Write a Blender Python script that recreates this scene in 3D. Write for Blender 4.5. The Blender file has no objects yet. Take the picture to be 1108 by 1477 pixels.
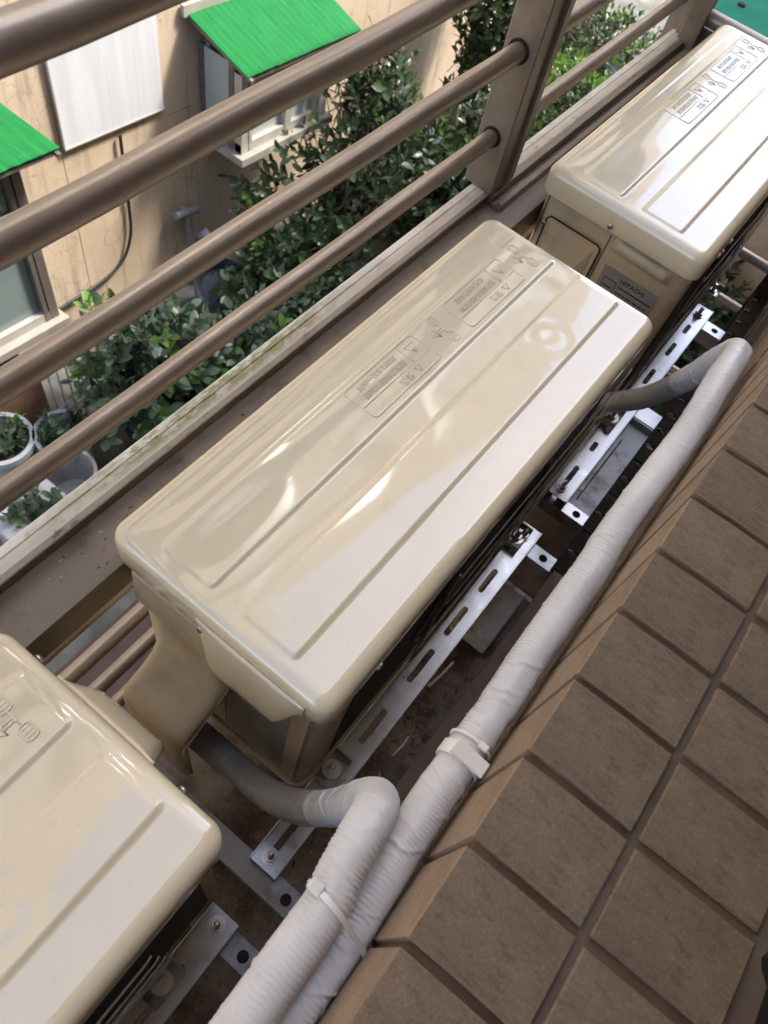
import bpy, bmesh, math, random
import numpy as np
from mathutils import Vector, Matrix, noise as mnoise
random.seed(7); np.random.seed(7)
S = bpy.context.scene
COL = S.collection
PI = math.pi
# ------------------------------------------------------------------ camera
cam = bpy.data.cameras.new("camera"); camo = bpy.data.objects.new("camera", cam); COL.objects.link(camo)
RX = Vector((0.78097212, 0.60189159, 0.16676052))
RY = Vector((0.59356399, -0.63218505, -0.49801993))
RZ = Vector((-0.1943305, 0.48792272, -0.85098007))
camo.matrix_world = Matrix(((RX.x, -RY.x, -RZ.x, 0.31601), (RX.y, -RY.y, -RZ.y, -0.22359), (RX.z, -RY.z, -RZ.z, 0.73512), (0, 0, 0, 1)))
cam.sensor_fit = 'VERTICAL'; cam.sensor_height = 36.0; cam.lens = 1088.65 / 1477 * 36
cam.clip_start = 0.02; cam.clip_end = 300
cam.dof.use_dof = True; cam.dof.focus_distance = 0.95; cam.dof.aperture_fstop = 10.0
S.camera = camo
# ------------------------------------------------------------------ sky, sun, exposure
SUN_TO = Vector((0.36, 0.50, 0.79)).normalized()
SUN_STR, SKY_STR, EXPO = 1.3, 0.15, 2.52
world = bpy.data.worlds.new("World"); S.world = world; world.use_nodes = True
wn = world.node_tree; bg = wn.nodes["Background"]
sky = wn.nodes.new("ShaderNodeTexSky"); sky.sky_type = 'NISHITA'; sky.sun_disc = False
sky.sun_elevation = math.asin(SUN_TO.z); sky.sun_rotation = math.atan2(SUN_TO.x, SUN_TO.y)
sky.air_density = 1.0; sky.dust_density = 2.0; sky.ozone_density = 0.35
wn.links.new(sky.outputs[0], bg.inputs[0]); bg.inputs[1].default_value = SKY_STR
sl = bpy.data.lights.new("sun", 'SUN'); sl.energy = SUN_STR; sl.angle = math.radians(10); sl.color = (1.0, 0.94, 0.84)
so = bpy.data.objects.new("sun", sl); COL.objects.link(so)
so.rotation_euler = (-SUN_TO).to_track_quat('-Z', 'Y').to_euler(); so.location = SUN_TO * 20
S.view_settings.view_transform = 'Standard'; S.view_settings.look = 'None'
S.view_settings.exposure = EXPO; S.view_settings.gamma = 1.0; S.view_settings.use_curve_mapping = False
S.render.engine = 'CYCLES'; S.cycles.max_bounces = 8; S.cycles.diffuse_bounces = 5; S.cycles.use_denoising = True

# ------------------------------------------------------------------ materials
def mat(name, c1, c2=None, rough=0.5, rvar=0.0, metal=0.0, scale=20.0, stretch=(1, 1, 1), bump=0.0, bscale=None, bdist=0.002,
        spec=0.5, coat=0.0, stain=None, coords='Object', lo=0.35, hi=0.65, isl=0.0, trans=0.0):
    m = bpy.data.materials.new(name); m.use_nodes = True
    nt = m.node_tree; N = nt.nodes; L = nt.links; b = N["Principled BSDF"]
    tc = N.new("ShaderNodeTexCoord"); mp = N.new("ShaderNodeMapping"); mp.inputs["Scale"].default_value = stretch
    L.new(tc.outputs[coords], mp.inputs[0])
    n = N.new("ShaderNodeTexNoise"); n.inputs["Scale"].default_value = scale; n.inputs["Detail"].default_value = 6
    L.new(mp.outputs[0], n.inputs["Vector"])
    r = N.new("ShaderNodeValToRGB"); r.color_ramp.elements[0].position = lo; r.color_ramp.elements[1].position = hi
    r.color_ramp.elements[0].color = (*c1, 1); r.color_ramp.elements[1].color = (*(c2 or c1), 1)
    L.new(n.outputs[0], r.inputs[0]); col = r.outputs[0]
    for st in (stain or []):
        sc, sstr, plo, phi, scol, amt = st
        mp2 = N.new("ShaderNodeMapping"); mp2.inputs["Scale"].default_value = sstr; mp2.inputs["Location"].default_value = (sc * .37, 1.3, .7)
        L.new(tc.outputs[coords], mp2.inputs[0])
        n2 = N.new("ShaderNodeTexNoise"); n2.inputs["Scale"].default_value = sc; n2.inputs["Detail"].default_value = 8
        n2.inputs["Roughness"].default_value = 0.65; L.new(mp2.outputs[0], n2.inputs["Vector"])
        mr = N.new("ShaderNodeMapRange"); mr.inputs[1].default_value = plo; mr.inputs[2].default_value = phi; mr.inputs[4].default_value = amt
        L.new(n2.outputs[0], mr.inputs[0])
        mx = N.new("ShaderNodeMixRGB"); mx.inputs[2].default_value = (*scol, 1)
        L.new(mr.outputs[0], mx.inputs[0]); L.new(col, mx.inputs[1]); col = mx.outputs[0]
    if isl > 0:
        g = N.new("ShaderNodeNewGeometry"); oi = N.new("ShaderNodeObjectInfo")
        ad = N.new("ShaderNodeMath"); ad.operation = 'ADD'; L.new(g.outputs["Random Per Island"], ad.inputs[0]); L.new(oi.outputs["Random"], ad.inputs[1])
        fr = N.new("ShaderNodeMath"); fr.operation = 'FRACT'; L.new(ad.outputs[0], fr.inputs[0])
        mr = N.new("ShaderNodeMapRange"); mr.inputs[3].default_value = 1 - isl; mr.inputs[4].default_value = 1 + isl; L.new(fr.outputs[0], mr.inputs[0])
        hs = N.new("ShaderNodeHueSaturation"); L.new(mr.outputs[0], hs.inputs["Value"]); L.new(col, hs.inputs["Color"]); col = hs.outputs[0]
    L.new(col, b.inputs["Base Color"])
    b.inputs["Metallic"].default_value = metal; b.inputs["Specular IOR Level"].default_value = spec
    b.inputs["Coat Weight"].default_value = coat; b.inputs["Coat Roughness"].default_value = 0.05
    if rvar > 0:
        mr = N.new("ShaderNodeMapRange"); mr.inputs[3].default_value = max(.02, rough - rvar); mr.inputs[4].default_value = min(1, rough + rvar)
        L.new(n.outputs[0], mr.inputs[0]); L.new(mr.outputs[0], b.inputs["Roughness"])
    else: b.inputs["Roughness"].default_value = rough
    if bump > 0:
        nb = N.new("ShaderNodeTexNoise"); nb.inputs["Scale"].default_value = bscale or scale * 3; nb.inputs["Detail"].default_value = 8
        L.new(mp.outputs[0], nb.inputs["Vector"])
        bp = N.new("ShaderNodeBump"); bp.inputs["Strength"].default_value = bump; bp.inputs["Distance"].default_value = bdist
        L.new(nb.outputs[0], bp.inputs["Height"]); L.new(bp.outputs[0], b.inputs["Normal"])
    if trans > 0:
        t = N.new("ShaderNodeBsdfTranslucent"); L.new(col, t.inputs[0]); ms = N.new("ShaderNodeMixShader"); ms.inputs[0].default_value = trans
        L.new(b.outputs[0], ms.inputs[1]); L.new(t.outputs[0], ms.inputs[2]); L.new(ms.outputs[0], N["Material Output"].inputs[0])
    return m

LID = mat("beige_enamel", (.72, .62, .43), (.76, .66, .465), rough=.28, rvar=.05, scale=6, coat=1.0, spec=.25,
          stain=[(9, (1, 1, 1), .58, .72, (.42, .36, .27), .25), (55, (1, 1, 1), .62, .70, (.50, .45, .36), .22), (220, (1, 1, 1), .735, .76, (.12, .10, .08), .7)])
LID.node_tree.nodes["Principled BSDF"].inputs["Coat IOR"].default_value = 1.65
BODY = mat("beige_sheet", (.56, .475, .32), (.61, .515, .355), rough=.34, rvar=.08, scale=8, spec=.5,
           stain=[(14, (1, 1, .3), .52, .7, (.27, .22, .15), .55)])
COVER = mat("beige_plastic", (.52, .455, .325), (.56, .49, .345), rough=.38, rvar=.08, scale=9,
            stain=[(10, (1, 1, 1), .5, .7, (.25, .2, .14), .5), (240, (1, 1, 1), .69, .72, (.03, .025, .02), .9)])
BRONZE = mat("bronze_paint", (.150, .120, .096), (.19, .155, .125), rough=.36, rvar=.1, metal=.25, scale=14, spec=.5, bump=.15, bscale=300, bdist=.0005,
             stain=[(5, (1, 1, 1), .5, .7, (.32, .27, .225), .7), (170, (1, 1, 1), .66, .7, (.08, .06, .045), .6)])
RAIL = mat("anodised_bronze", (.30, .255, .215), (.37, .315, .27), rough=.36, rvar=.08, metal=.55, scale=10, bump=.12, bscale=300, bdist=.0005,
             stain=[(5, (1, .4, 1), .5, .7, (.40, .35, .30), .6), (26, (1, .2, 1), .58, .72, (.16, .13, .10), .5), (170, (1, 1, 1), .64, .7, (.12, .095, .075), .7)])
BRONZED = mat("bronze_paint_dusty", (.215, .178, .142), (.27, .226, .182), rough=.6, rvar=.12, scale=9, spec=.4, bump=.25, bscale=120, bdist=.001,
              stain=[(16, (1, 1, 1), .52, .66, (.12, .09, .068), .7), (120, (1, 1, 1), .66, .7, (.05, .04, .03), .7)])
LEDGE = mat("ledge_paint", (.54, .50, .455), (.62, .58, .54), rough=.65, scale=20, bump=.3, bscale=160, bdist=.001,
            stain=[(34, (1, .5, 1), .52, .6, (.62, .60, .55), .8), (90, (1, .4, 1), .6, .66, (.2, .15, .11), .7)])


GALV = mat("galvanised_steel", (.40, .41, .425), (.50, .51, .53), rough=.3, rvar=.1, metal=1.0, scale=40,
           stain=[(60, (1, 1, 1), .6, .72, (.28, .26, .24), .6)])
GALVD = mat("dusty_galvanised_steel", (.36, .36, .37), (.47, .47, .47), rough=.55, rvar=.1, metal=.75, scale=25,
            stain=[(22, (1, 1, 1), .5, .68, (.16, .115, .08), .8)])
CHROME = mat("bolt_chrome", (.55, .54, .52), (.62, .61, .59), rough=.34, metal=1.0)
BLACK = mat("black_plastic", (.010, .010, .010), (.016, .015, .014), rough=.4)
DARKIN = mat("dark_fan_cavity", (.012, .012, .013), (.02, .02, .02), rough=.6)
WIRE = mat("grille_wire_paint", (.20, .185, .16), (.30, .28, .25), rough=.35, metal=.3, scale=60)
WIREP = mat("grille_wire_pale", (.42, .40, .36), (.52, .5, .46), rough=.4, scale=60)
DARKIRON = mat("dark_iron", (.020, .014, .011), (.040, .028, .021), rough=.8, metal=0.0, spec=.2, scale=40, bump=.3)
RUSTFLOOR = mat("brown_steel_floor", (.11, .075, .055), (.18, .12, .085), rough=.75, scale=16, bump=.4, bscale=90,
                stain=[(30, (1, 1, 1), .5, .65, (.17, .12, .09), .7)])
RUSTB = mat("rusty_brown_strip", (.17, .10, .058), (.23, .145, .088), rough=.75, scale=12, stain=[(18, (1, 1, 1), .5, .65, (.09, .055, .034), .7)])
CONC = mat("dirty_concrete", (.17, .13, .10), (.30, .25, .205), rough=.95, scale=10, bump=.7, bscale=70, bdist=.004,
           stain=[(12, (1, 1, 1), .48, .6, (.085, .058, .04), .9)])
SLAB = mat("grey_concrete", (.40, .36, .32), (.50, .46, .41), rough=.95, scale=24, bump=.7, bscale=120, bdist=.003,
           stain=[(26, (1, 1, 1), .55, .66, (.13, .10, .08), .8)])
def add_lichen(m):      # lichen and chalky weathering that grow in one stretch of the ledge's outer top
    nt = m.node_tree; N = nt.nodes; L = nt.links; b = N["Principled BSDF"]; src = b.inputs["Base Color"].links[0].from_socket
    tc = N.new("ShaderNodeTexCoord"); sx = N.new("ShaderNodeSeparateXYZ"); L.new(tc.outputs["Object"], sx.inputs[0])
    def noise(sc, st):
        mp = N.new("ShaderNodeMapping"); mp.inputs["Scale"].default_value = st; L.new(tc.outputs["Object"], mp.inputs[0])
        n = N.new("ShaderNodeTexNoise"); n.inputs["Scale"].default_value = sc; n.inputs["Detail"].default_value = 9; n.inputs["Roughness"].default_value = .7
        L.new(mp.outputs[0], n.inputs[0]); return n.outputs[0]
    def mr(src_, a, b_, c=0, d=1):
        r = N.new("ShaderNodeMapRange"); r.interpolation_type = 'SMOOTHSTEP'; r.inputs[1].default_value = a; r.inputs[2].default_value = b_; r.inputs[3].default_value = c; r.inputs[4].default_value = d
        L.new(src_, r.inputs[0]); return r.outputs[0]
    def mul(a, b_): x = N.new("ShaderNodeMath"); x.operation = 'MULTIPLY'; L.new(a, x.inputs[0]); L.new(b_, x.inputs[1]); return x.outputs[0]
    def mix(f, a, c): x = N.new("ShaderNodeMixRGB"); L.new(f, x.inputs[0]); L.new(a, x.inputs[1]); x.inputs[2].default_value = (*c, 1); return x.outputs[0]
    up = mr(sx.outputs[0], -.148, -.122, 1, .0)
    chalk = mul(mr(noise(26, (1, .35, 1)), .38, .58), mr(sx.outputs[0], -.138, -.126, 1, 0))
    c = mix(chalk, src, (.74, .73, .70))
    y1 = mul(mr(sx.outputs[1], -.12, .12), mr(sx.outputs[1], .34, .56, 1, 0))
    g = mul(mul(mr(noise(75, (1, .45, 1)), .40, .56), y1), mr(sx.outputs[0], -.153, -.146)); g = mul(g, mr(sx.outputs[0], -.132, -.122, 1, 0))
    c = mix(g, c, (.30, .32, .17)); L.new(c, b.inputs["Base Color"])
add_lichen(LEDGE)
TAPE = mat("white_vinyl_tape", (.56, .56, .57), (.65, .65, .66), rough=.36, rvar=.1, scale=12, spec=.5,
           stain=[(14, (1, 1, 1), .55, .72, (.50, .475, .45), .5), (130, (1, 1, 1), .68, .71, (.3, .27, .24), .6)])
TIE = mat("white_nylon", (.74, .72, .68), (.80, .78, .74), rough=.4)
TILE = mat("brown_stone_tile", (.155, .112, .077), (.212, .157, .108), rough=.85, rvar=.08, scale=16, stretch=(1, 1.8, 1), lo=.3, hi=.7, bump=.5, bscale=22, bdist=.006, coords='Object', isl=.10,
           stain=[(60, (1, 2.2, 1), .5, .68, (.105, .082, .062), .8), (180, (1, 1, 1), .62, .7, (.30, .245, .195), .5), (260, (1, 1, 1), .70, .73, (.06, .045, .035), .8)])
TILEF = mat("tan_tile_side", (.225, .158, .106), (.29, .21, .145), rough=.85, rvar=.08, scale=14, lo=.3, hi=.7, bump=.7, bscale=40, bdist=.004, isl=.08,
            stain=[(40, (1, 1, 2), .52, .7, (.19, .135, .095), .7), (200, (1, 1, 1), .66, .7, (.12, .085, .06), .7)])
def cleft(m):       # split-stone relief: ragged layers running diagonally plus sandy grain
    nt = m.node_tree; N = nt.nodes; L = nt.links; b = N["Principled BSDF"]; tc = N.new("ShaderNodeTexCoord"); oi = N.new("ShaderNodeObjectInfo")
    ad = N.new("ShaderNodeVectorMath"); ad.operation = 'ADD'; sc = N.new("ShaderNodeVectorMath"); sc.operation = 'SCALE'; sc.inputs["Scale"].default_value = 3.7
    cb = N.new("ShaderNodeCombineXYZ"); L.new(oi.outputs["Random"], cb.inputs[0]); L.new(oi.outputs["Random"], cb.inputs[1]); L.new(cb.outputs[0], sc.inputs[0])
    L.new(tc.outputs["Object"], ad.inputs[0]); L.new(sc.outputs[0], ad.inputs[1])
    mp = N.new("ShaderNodeMapping"); mp.inputs["Rotation"].default_value = (0, 0, .9); mp.inputs["Scale"].default_value = (1, 2.6, 1.4); L.new(ad.outputs[0], mp.inputs[0])
    n1 = N.new("ShaderNodeTexNoise"); n1.noise_type = 'RIDGED_MULTIFRACTAL'; n1.inputs["Scale"].default_value = 17; n1.inputs["Detail"].default_value = 7; n1.inputs["Distortion"].default_value = .6; L.new(mp.outputs[0], n1.inputs[0])
    n2 = N.new("ShaderNodeTexNoise"); n2.inputs["Scale"].default_value = 420; n2.inputs["Detail"].default_value = 4; L.new(ad.outputs[0], n2.inputs[0])
    n3 = N.new("ShaderNodeTexNoise"); n3.inputs["Scale"].default_value = 60; n3.inputs["Detail"].default_value = 6; L.new(mp.outputs[0], n3.inputs[0])
    prev = b.inputs["Normal"].links[0].from_socket if b.inputs["Normal"].links else None
    for n, st, d in ((n1, .32, .006), (n3, .4, .004), (n2, .22, .0010)):
        bp = N.new("ShaderNodeBump"); bp.inputs["Strength"].default_value = st; bp.inputs["Distance"].default_value = d; L.new(n.outputs[0], bp.inputs["Height"])
        if prev: L.new(prev, bp.inputs["Normal"])
        prev = bp.outputs[0]
    L.new(prev, b.inputs["Normal"])
    src = b.inputs["Base Color"].links[0].from_socket; mx = N.new("ShaderNodeMixRGB"); mx.blend_type = 'OVERLAY'; mx.inputs[0].default_value = .3
    L.new(src, mx.inputs[1]); cr = N.new("ShaderNodeMapRange"); cr.inputs[1].default_value = .3; cr.inputs[2].default_value = .7; cr.inputs[3].default_value = .2; cr.inputs[4].default_value = .8; L.new(n2.outputs[0], cr.inputs[0])
    L.new(cr.outputs[0], mx.inputs[2]); L.new(mx.outputs[0], b.inputs["Base Color"])
cleft(TILE); cleft(TILEF)
TAPE_SHADED = mat("shaded_vinyl_tape", (.30, .30, .31), (.37, .37, .375), rough=.38, rvar=.1, scale=12, spec=.5, stain=[(20, (1, 1, 1), .55, .7, (.2, .19, .185), .6)])  # white tape again, with the shade of the lower branches put into its colour
GROUT = mat("brown_grout", (.105, .077, .060), (.15, .112, .087), rough=.95, scale=30, bump=.5, bscale=150, bdist=.002)
FACADE = mat("facade_paint", (.36, .31, .26), (.42, .36, .30), rough=.9, scale=3)
WALLP = mat("peach_render", (.52, .405, .29), (.62, .50, .37), rough=.92, scale=2.2, lo=.3, hi=.7, bump=.3, bscale=60, bdist=.004, coords='Object',
            stain=[(2.4, (1, 4.5, .5), .52, .72, (.26, .185, .13), .75), (1.3, (1, 1, 1), .55, .7, (.34, .25, .175), .6), (5, (1, 1, 1), .6, .72, (.60, .48, .35), .6), (9, (1, 3, .6), .62, .72, (.2, .14, .1), .5)])
def hairline(m):
    nt = m.node_tree; N = nt.nodes; L = nt.links; b = N["Principled BSDF"]; tc = N.new("ShaderNodeTexCoord")
    n = N.new("ShaderNodeTexNoise"); n.inputs["Scale"].default_value = 5; n.inputs["Detail"].default_value = 5; L.new(tc.outputs["Object"], n.inputs[0])
    mx = N.new("ShaderNodeMixRGB"); mx.inputs[0].default_value = .16; L.new(tc.outputs["Object"], mx.inputs[1]); L.new(n.outputs[1], mx.inputs[2])
    v = N.new("ShaderNodeTexVoronoi"); v.feature = 'DISTANCE_TO_EDGE'; v.inputs["Scale"].default_value = 8.5; L.new(mx.outputs[0], v.inputs["Vector"])
    r = N.new("ShaderNodeMapRange"); r.inputs[1].default_value = 0; r.inputs[2].default_value = .016; r.inputs[3].default_value = 1; r.inputs[4].default_value = 0; L.new(v.outputs[0], r.inputs[0])
    n2 = N.new("ShaderNodeTexNoise"); n2.inputs["Scale"].default_value = 1.5; n2.inputs["Detail"].default_value = 4; L.new(tc.outputs["Object"], n2.inputs[0])
    r2 = N.new("ShaderNodeMapRange"); r2.inputs[1].default_value = .52; r2.inputs[2].default_value = .62; r2.inputs[4].default_value = .6; L.new(n2.outputs[0], r2.inputs[0])
    sp = N.new("ShaderNodeSeparateXYZ"); L.new(tc.outputs["Object"], sp.inputs[0]); ry = N.new("ShaderNodeMapRange"); ry.inputs[1].default_value = 1.905; ry.inputs[2].default_value = 1.90; ry.inputs[4].default_value = .62; L.new(sp.outputs[1], ry.inputs[0])
    mxx = N.new("ShaderNodeMath"); mxx.operation = 'MAXIMUM'; L.new(r2.outputs[0], mxx.inputs[0]); L.new(ry.outputs[0], mxx.inputs[1]); r2 = mxx
    ml = N.new("ShaderNodeMath"); ml.operation = 'MULTIPLY'; L.new(r.outputs[0], ml.inputs[0]); L.new(r2.outputs[0], ml.inputs[1])
    src = b.inputs["Base Color"].links[0].from_socket; m2 = N.new("ShaderNodeMixRGB"); L.new(ml.outputs[0], m2.inputs[0]); L.new(src, m2.inputs[1]); m2.inputs[2].default_value = (.25, .175, .12, 1)
    L.new(m2.outputs[0], b.inputs["Base Color"])
hairline(WALLP)
SHEETW = mat("white_painted_sheet", (.57, .58, .60), (.65, .66, .68), rough=.55, scale=5, stretch=(1, 4, .3), stain=[(5, (1, 5, .2), .5, .8, (.56, .56, .57), .45)])
GREEN = mat("green_roofing", (.003, .135, .028), (.006, .185, .042), rough=.75, scale=10, stretch=(.5, 9, 1), bump=.8, bscale=60, bdist=.006, spec=.25,
            stain=[(12, (.5, 6, 1), .55, .68, (.004, .085, .022), .8), (4, (1, 1.5, 1), .5, .7, (.016, .20, .065), .55), (90, (1, 1, 1), .72, .74, (.4, .33, .12), .8)])
TEAL = mat("teal_roof_sheet", (.003, .17, .115), (.005, .22, .15), rough=.8, spec=.2, scale=9, stain=[(14, (1, 1, 1), .55, .7, (.004, .2, .14), .6)])
GLASS = mat("frosted_glass", (.34, .37, .36), (.42, .45, .43), rough=.22, scale=3)
GLASST = mat("teal_frosted_glass", (.155, .205, .20), (.22, .275, .265), rough=.2, scale=2)
GLASSB = mat("pale_blue_glass", (.36, .45, .47), (.42, .50, .52), rough=.15, scale=3)
ALU = mat("brown_aluminium", (.15, .13, .11), (.19, .165, .14), rough=.4, metal=.3, scale=12)
ALUG = mat("grey_aluminium", (.42, .40, .36), (.50, .48, .44), rough=.45, metal=.2, scale=12)
SILLM = mat("pale_sill", (.30, .275, .235), (.37, .345, .30), rough=.7, scale=10)
PVC = mat("grey_pvc", (.20, .20, .20), (.26, .26, .26), rough=.5)
CABLE = mat("black_cable", (.016, .016, .018), (.022, .022, .024), rough=.5)
GROUND = mat("alley_concrete", (.10, .105, .095), (.17, .17, .155), rough=.95, scale=5, bump=.4, stain=[(3, (1, 1, 1), .5, .65, (.06, .065, .05), .7)])
REDPAVE = mat("red_paving", (.085, .050, .044), (.115, .068, .060), rough=.9, scale=8, stain=[(10, (1, 1, 1), .5, .65, (.10, .06, .05), .7)])
LEAF = mat("leaf_green", (.032, .062, .026), (.056, .094, .040), rough=.32, scale=3, isl=.45, trans=.18, spec=.55)
LEAFL = mat("young_leaf_green", (.085, .185, .028), (.13, .25, .045), rough=.4, scale=3, isl=.35, trans=.3)
LEAFG = mat("jade_leaf_green", (.058, .098, .058), (.092, .14, .085), rough=.4, scale=3, isl=.35, trans=.12)
BARK = mat("bark", (.075, .055, .04), (.12, .09, .065), rough=.9, scale=30, bump=.5)
SOIL = mat("soil", (.03, .022, .016), (.05, .038, .028), rough=1, scale=40)
POTW = mat("white_pot", (.40, .415, .44), (.47, .485, .50), rough=.45, scale=8)
POTB = mat("brown_pot", (.17, .095, .06), (.22, .13, .085), rough=.7, scale=8)
BLUEP = mat("slate_plastic", (.05, .06, .075), (.07, .08, .095), rough=.35)
RED = mat("red_print", (.28, .03, .03), rough=.6)
LABELG = mat("grey_rating_label", (.25, .25, .25), (.30, .30, .295), rough=.3, scale=20)
INK = mat("black_ink", (.012, .011, .012), rough=.5)
LITTER = mat("dry_litter", (.10, .066, .042), (.27, .19, .125), rough=1, scale=50, isl=.5)
PALE = mat("pale_scrap", (.55, .52, .46), (.65, .62, .56), rough=.8, isl=.2)

# ------------------------------------------------------------------ mesh helpers
class MB:
    def __init__(s): s.v = []; s.f = []
    def add(s, vs, fs):
        o = len(s.v); s.v += [tuple(v) for v in vs]; s.f += [tuple(i + o for i in f) for f in fs]; return s
    def box(s, x0, x1, y0, y1, z0, z1, c=0.0):
        if c <= 0:
            return s.add([(x, y, z) for z in (z0, z1) for y in (y0, y1) for x in (x0, x1)],
                         [(0, 2, 3, 1), (4, 5, 7, 6), (0, 1, 5, 4), (2, 6, 7, 3), (0, 4, 6, 2), (1, 3, 7, 5)])
        lo = (x0, y0, z0); hi = (x1, y1, z1); vs = []; idx = {}
        for cx in (0, 1):
            for cy in (0, 1):
                for cz in (0, 1):
                    cc = (cx, cy, cz)
                    for a in range(3):
                        p = [(lo[i] + (0 if i == a else c)) if cc[i] == 0 else (hi[i] - (0 if i == a else c)) for i in range(3)]
                        idx[(cc, a)] = len(vs); vs.append(p)
        fs = []
        for a in range(3):
            u, w = (a + 1) % 3, (a + 2) % 3
            for sd in (0, 1):
                q = []
                for (i, j) in ((0, 0), (1, 0), (1, 1), (0, 1)):
                    cc = [0, 0, 0]; cc[a] = sd; cc[u] = i; cc[w] = j; q.append(idx[(tuple(cc), a)])
                fs.append(q if sd else q[::-1])
        for a in range(3):
            u, w = (a + 1) % 3, (a + 2) % 3
            for i in (0, 1):
                for j in (0, 1):
                    c0 = [0, 0, 0]; c1 = [0, 0, 0]; c0[u] = c1[u] = i; c0[w] = c1[w] = j; c1[a] = 1
                    q = [idx[(tuple(c0), u)], idx[(tuple(c1), u)], idx[(tuple(c1), w)], idx[(tuple(c0), w)]]
                    fs.append(q if (i == j) else q[::-1])
        for cx in (0, 1):
            for cy in (0, 1):
                for cz in (0, 1):
                    cc = (cx, cy, cz); q = [idx[(cc, 0)], idx[(cc, 1)], idx[(cc, 2)]]
                    fs.append(q if (cx + cy + cz) % 2 == 1 else q[::-1])
        return s.add(vs, fs)
    def tube(s, pts, r, n=16, cap=True, rfun=None):
        P = [Vector(p) for p in pts]; rings = []
        t0 = (P[1] - P[0]).normalized(); up = Vector((0, 0, 1)) if abs(t0.z) < .9 else Vector((1, 0, 0))
        nx = up.cross(t0).normalized()
        vs = []
        for i, p in enumerate(P):
            t = (P[min(i + 1, len(P) - 1)] - P[max(i - 1, 0)]).normalized()
            nx = (nx - t * nx.dot(t)).normalized(); ny = t.cross(nx)
            for k in range(n):
                a = 2 * PI * k / n; rr = rfun(i, a) if rfun else (r[i] if isinstance(r, (list, tuple)) else r)
                vs.append(p + nx * (rr * math.cos(a)) + ny * (rr * math.sin(a)))
        fs = []
        for i in range(len(P) - 1):
            for k in range(n):
                a, b = i * n + k, i * n + (k + 1) % n
                fs.append((a, b, b + n, a + n))
        if cap: fs.append(tuple(range(n))[::-1]); fs.append(tuple((len(P) - 1) * n + k for k in range(n)))
        return s.add(vs, fs)
    def lathe(s, prof, c=(0, 0, 0), n=20):
        vs = []; m = len(prof)
        for k in range(n):
            a = 2 * PI * k / n
            for (r, z) in prof: vs.append((c[0] + r * math.cos(a), c[1] + r * math.sin(a), c[2] + z))
        fs = []
        for k in range(n):
            for j in range(m - 1):
                a, b = k * m + j, ((k + 1) % n) * m + j
                fs.append((a, b, b + 1, a + 1))
        return s.add(vs, fs)
    def prism(s, poly, axis, a0, a1):
        n = len(poly)
        def P(p, a): return {'x': (a, p[0], p[1]), 'y': (p[0], a, p[1]), 'z': (p[0], p[1], a)}[axis]
        vs = [P(p, a0) for p in poly] + [P(p, a1) for p in poly]
        fs = [tuple(range(n)), tuple(range(2 * n - 1, n - 1, -1))] + [(i, i + n, (i + 1) % n + n, (i + 1) % n) for i in range(n)]
        return s.add(vs, fs)
    def xform(s, M): s.v = [tuple(M @ Vector(v)) for v in s.v]; return s

def mesh(name, mb, m, smooth=False, angle=None):
    me = bpy.data.meshes.new(name); me.from_pydata(mb.v, [], mb.f); me.update()
    bm = bmesh.new(); bm.from_mesh(me); bmesh.ops.recalc_face_normals(bm, faces=bm.faces); bm.to_mesh(me); bm.free()
    for x in (m if isinstance(m, (list, tuple)) else [m]): me.materials.append(x)
    if smooth:
        me.polygons.foreach_set("use_smooth", [True] * len(me.polygons))
        if angle: me.set_sharp_from_angle(angle=math.radians(angle))
    return me
def obj(name, me, parent=None, loc=(0, 0, 0), rot=(0, 0, 0), kind=None, label=None):
    o = bpy.data.objects.new(name, me); COL.objects.link(o); o.location = loc; o.rotation_euler = rot
    if parent: o.parent = parent
    if kind: o["kind"] = kind
    if label: o["label"] = label
    return o
def part(name, mb, m, parent=None, smooth=False, angle=40, **k): return obj(name, mesh(name, mb, m, smooth, angle), parent, **k)
def tag(o, label, cat, group=None):
    o["label"] = label; o["category"] = cat
    if group: o["group"] = group
    return o
def thing(name, label, cat, loc=(0, 0, 0), group=None):
    o = bpy.data.objects.new(name, None); o.empty_display_size = .05; COL.objects.link(o); o.location = loc
    return tag(o, label, cat, group)
def struct(name, mb, m, **k): o = part(name, mb, m, **k); o["kind"] = "structure"; return o
def spline(pts, n=12):
    P = [Vector(p) for p in pts]; out = []
    for i in range(len(P) - 1):
        p0 = P[max(i - 1, 0)]; p1 = P[i]; p2 = P[i + 1]; p3 = P[min(i + 2, len(P) - 1)]
        for k in range(n):
            t = k / n
            out.append(.5 * ((2 * p1) + (p2 - p0) * t + (2 * p0 - 5 * p1 + 4 * p2 - p3) * t * t + (3 * p1 - p0 - 3 * p2 + p3) * t ** 3))
    out.append(P[-1]); return out
def resample(pts, step):
    out = [pts[0]]; acc = 0
    for a, b in zip(pts[:-1], pts[1:]):
        d = (b - a).length
        while acc + d >= step:
            a = a + (b - a) * ((step - acc) / d); out.append(a); d = (b - a).length; acc = 0
        acc += d
    return out
def text_mesh(body, size, depth, m, spacing=1.0):
    cu = bpy.data.curves.new("lettering", 'FONT'); cu.body = body; cu.size = size; cu.extrude = depth; cu.resolution_u = 2
    cu.align_x = 'CENTER'; cu.align_y = 'CENTER'; cu.space_character = spacing
    o = bpy.data.objects.new("lettering_tmp", cu); COL.objects.link(o)
    dg = bpy.context.evaluated_depsgraph_get(); me = bpy.data.meshes.new_from_object(o.evaluated_get(dg))
    bpy.data.objects.remove(o); me.materials.clear(); me.materials.append(m); return me

# ------------------------------------------------------------------ ground
struct("ground", MB().box(-60, 60, -60, 90, -3.9, -3.42), GROUND)
struct("red_pavement", MB().box(-1.32, .30, -6, 3.0, -3.41, -3.395), REDPAVE)

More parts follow.
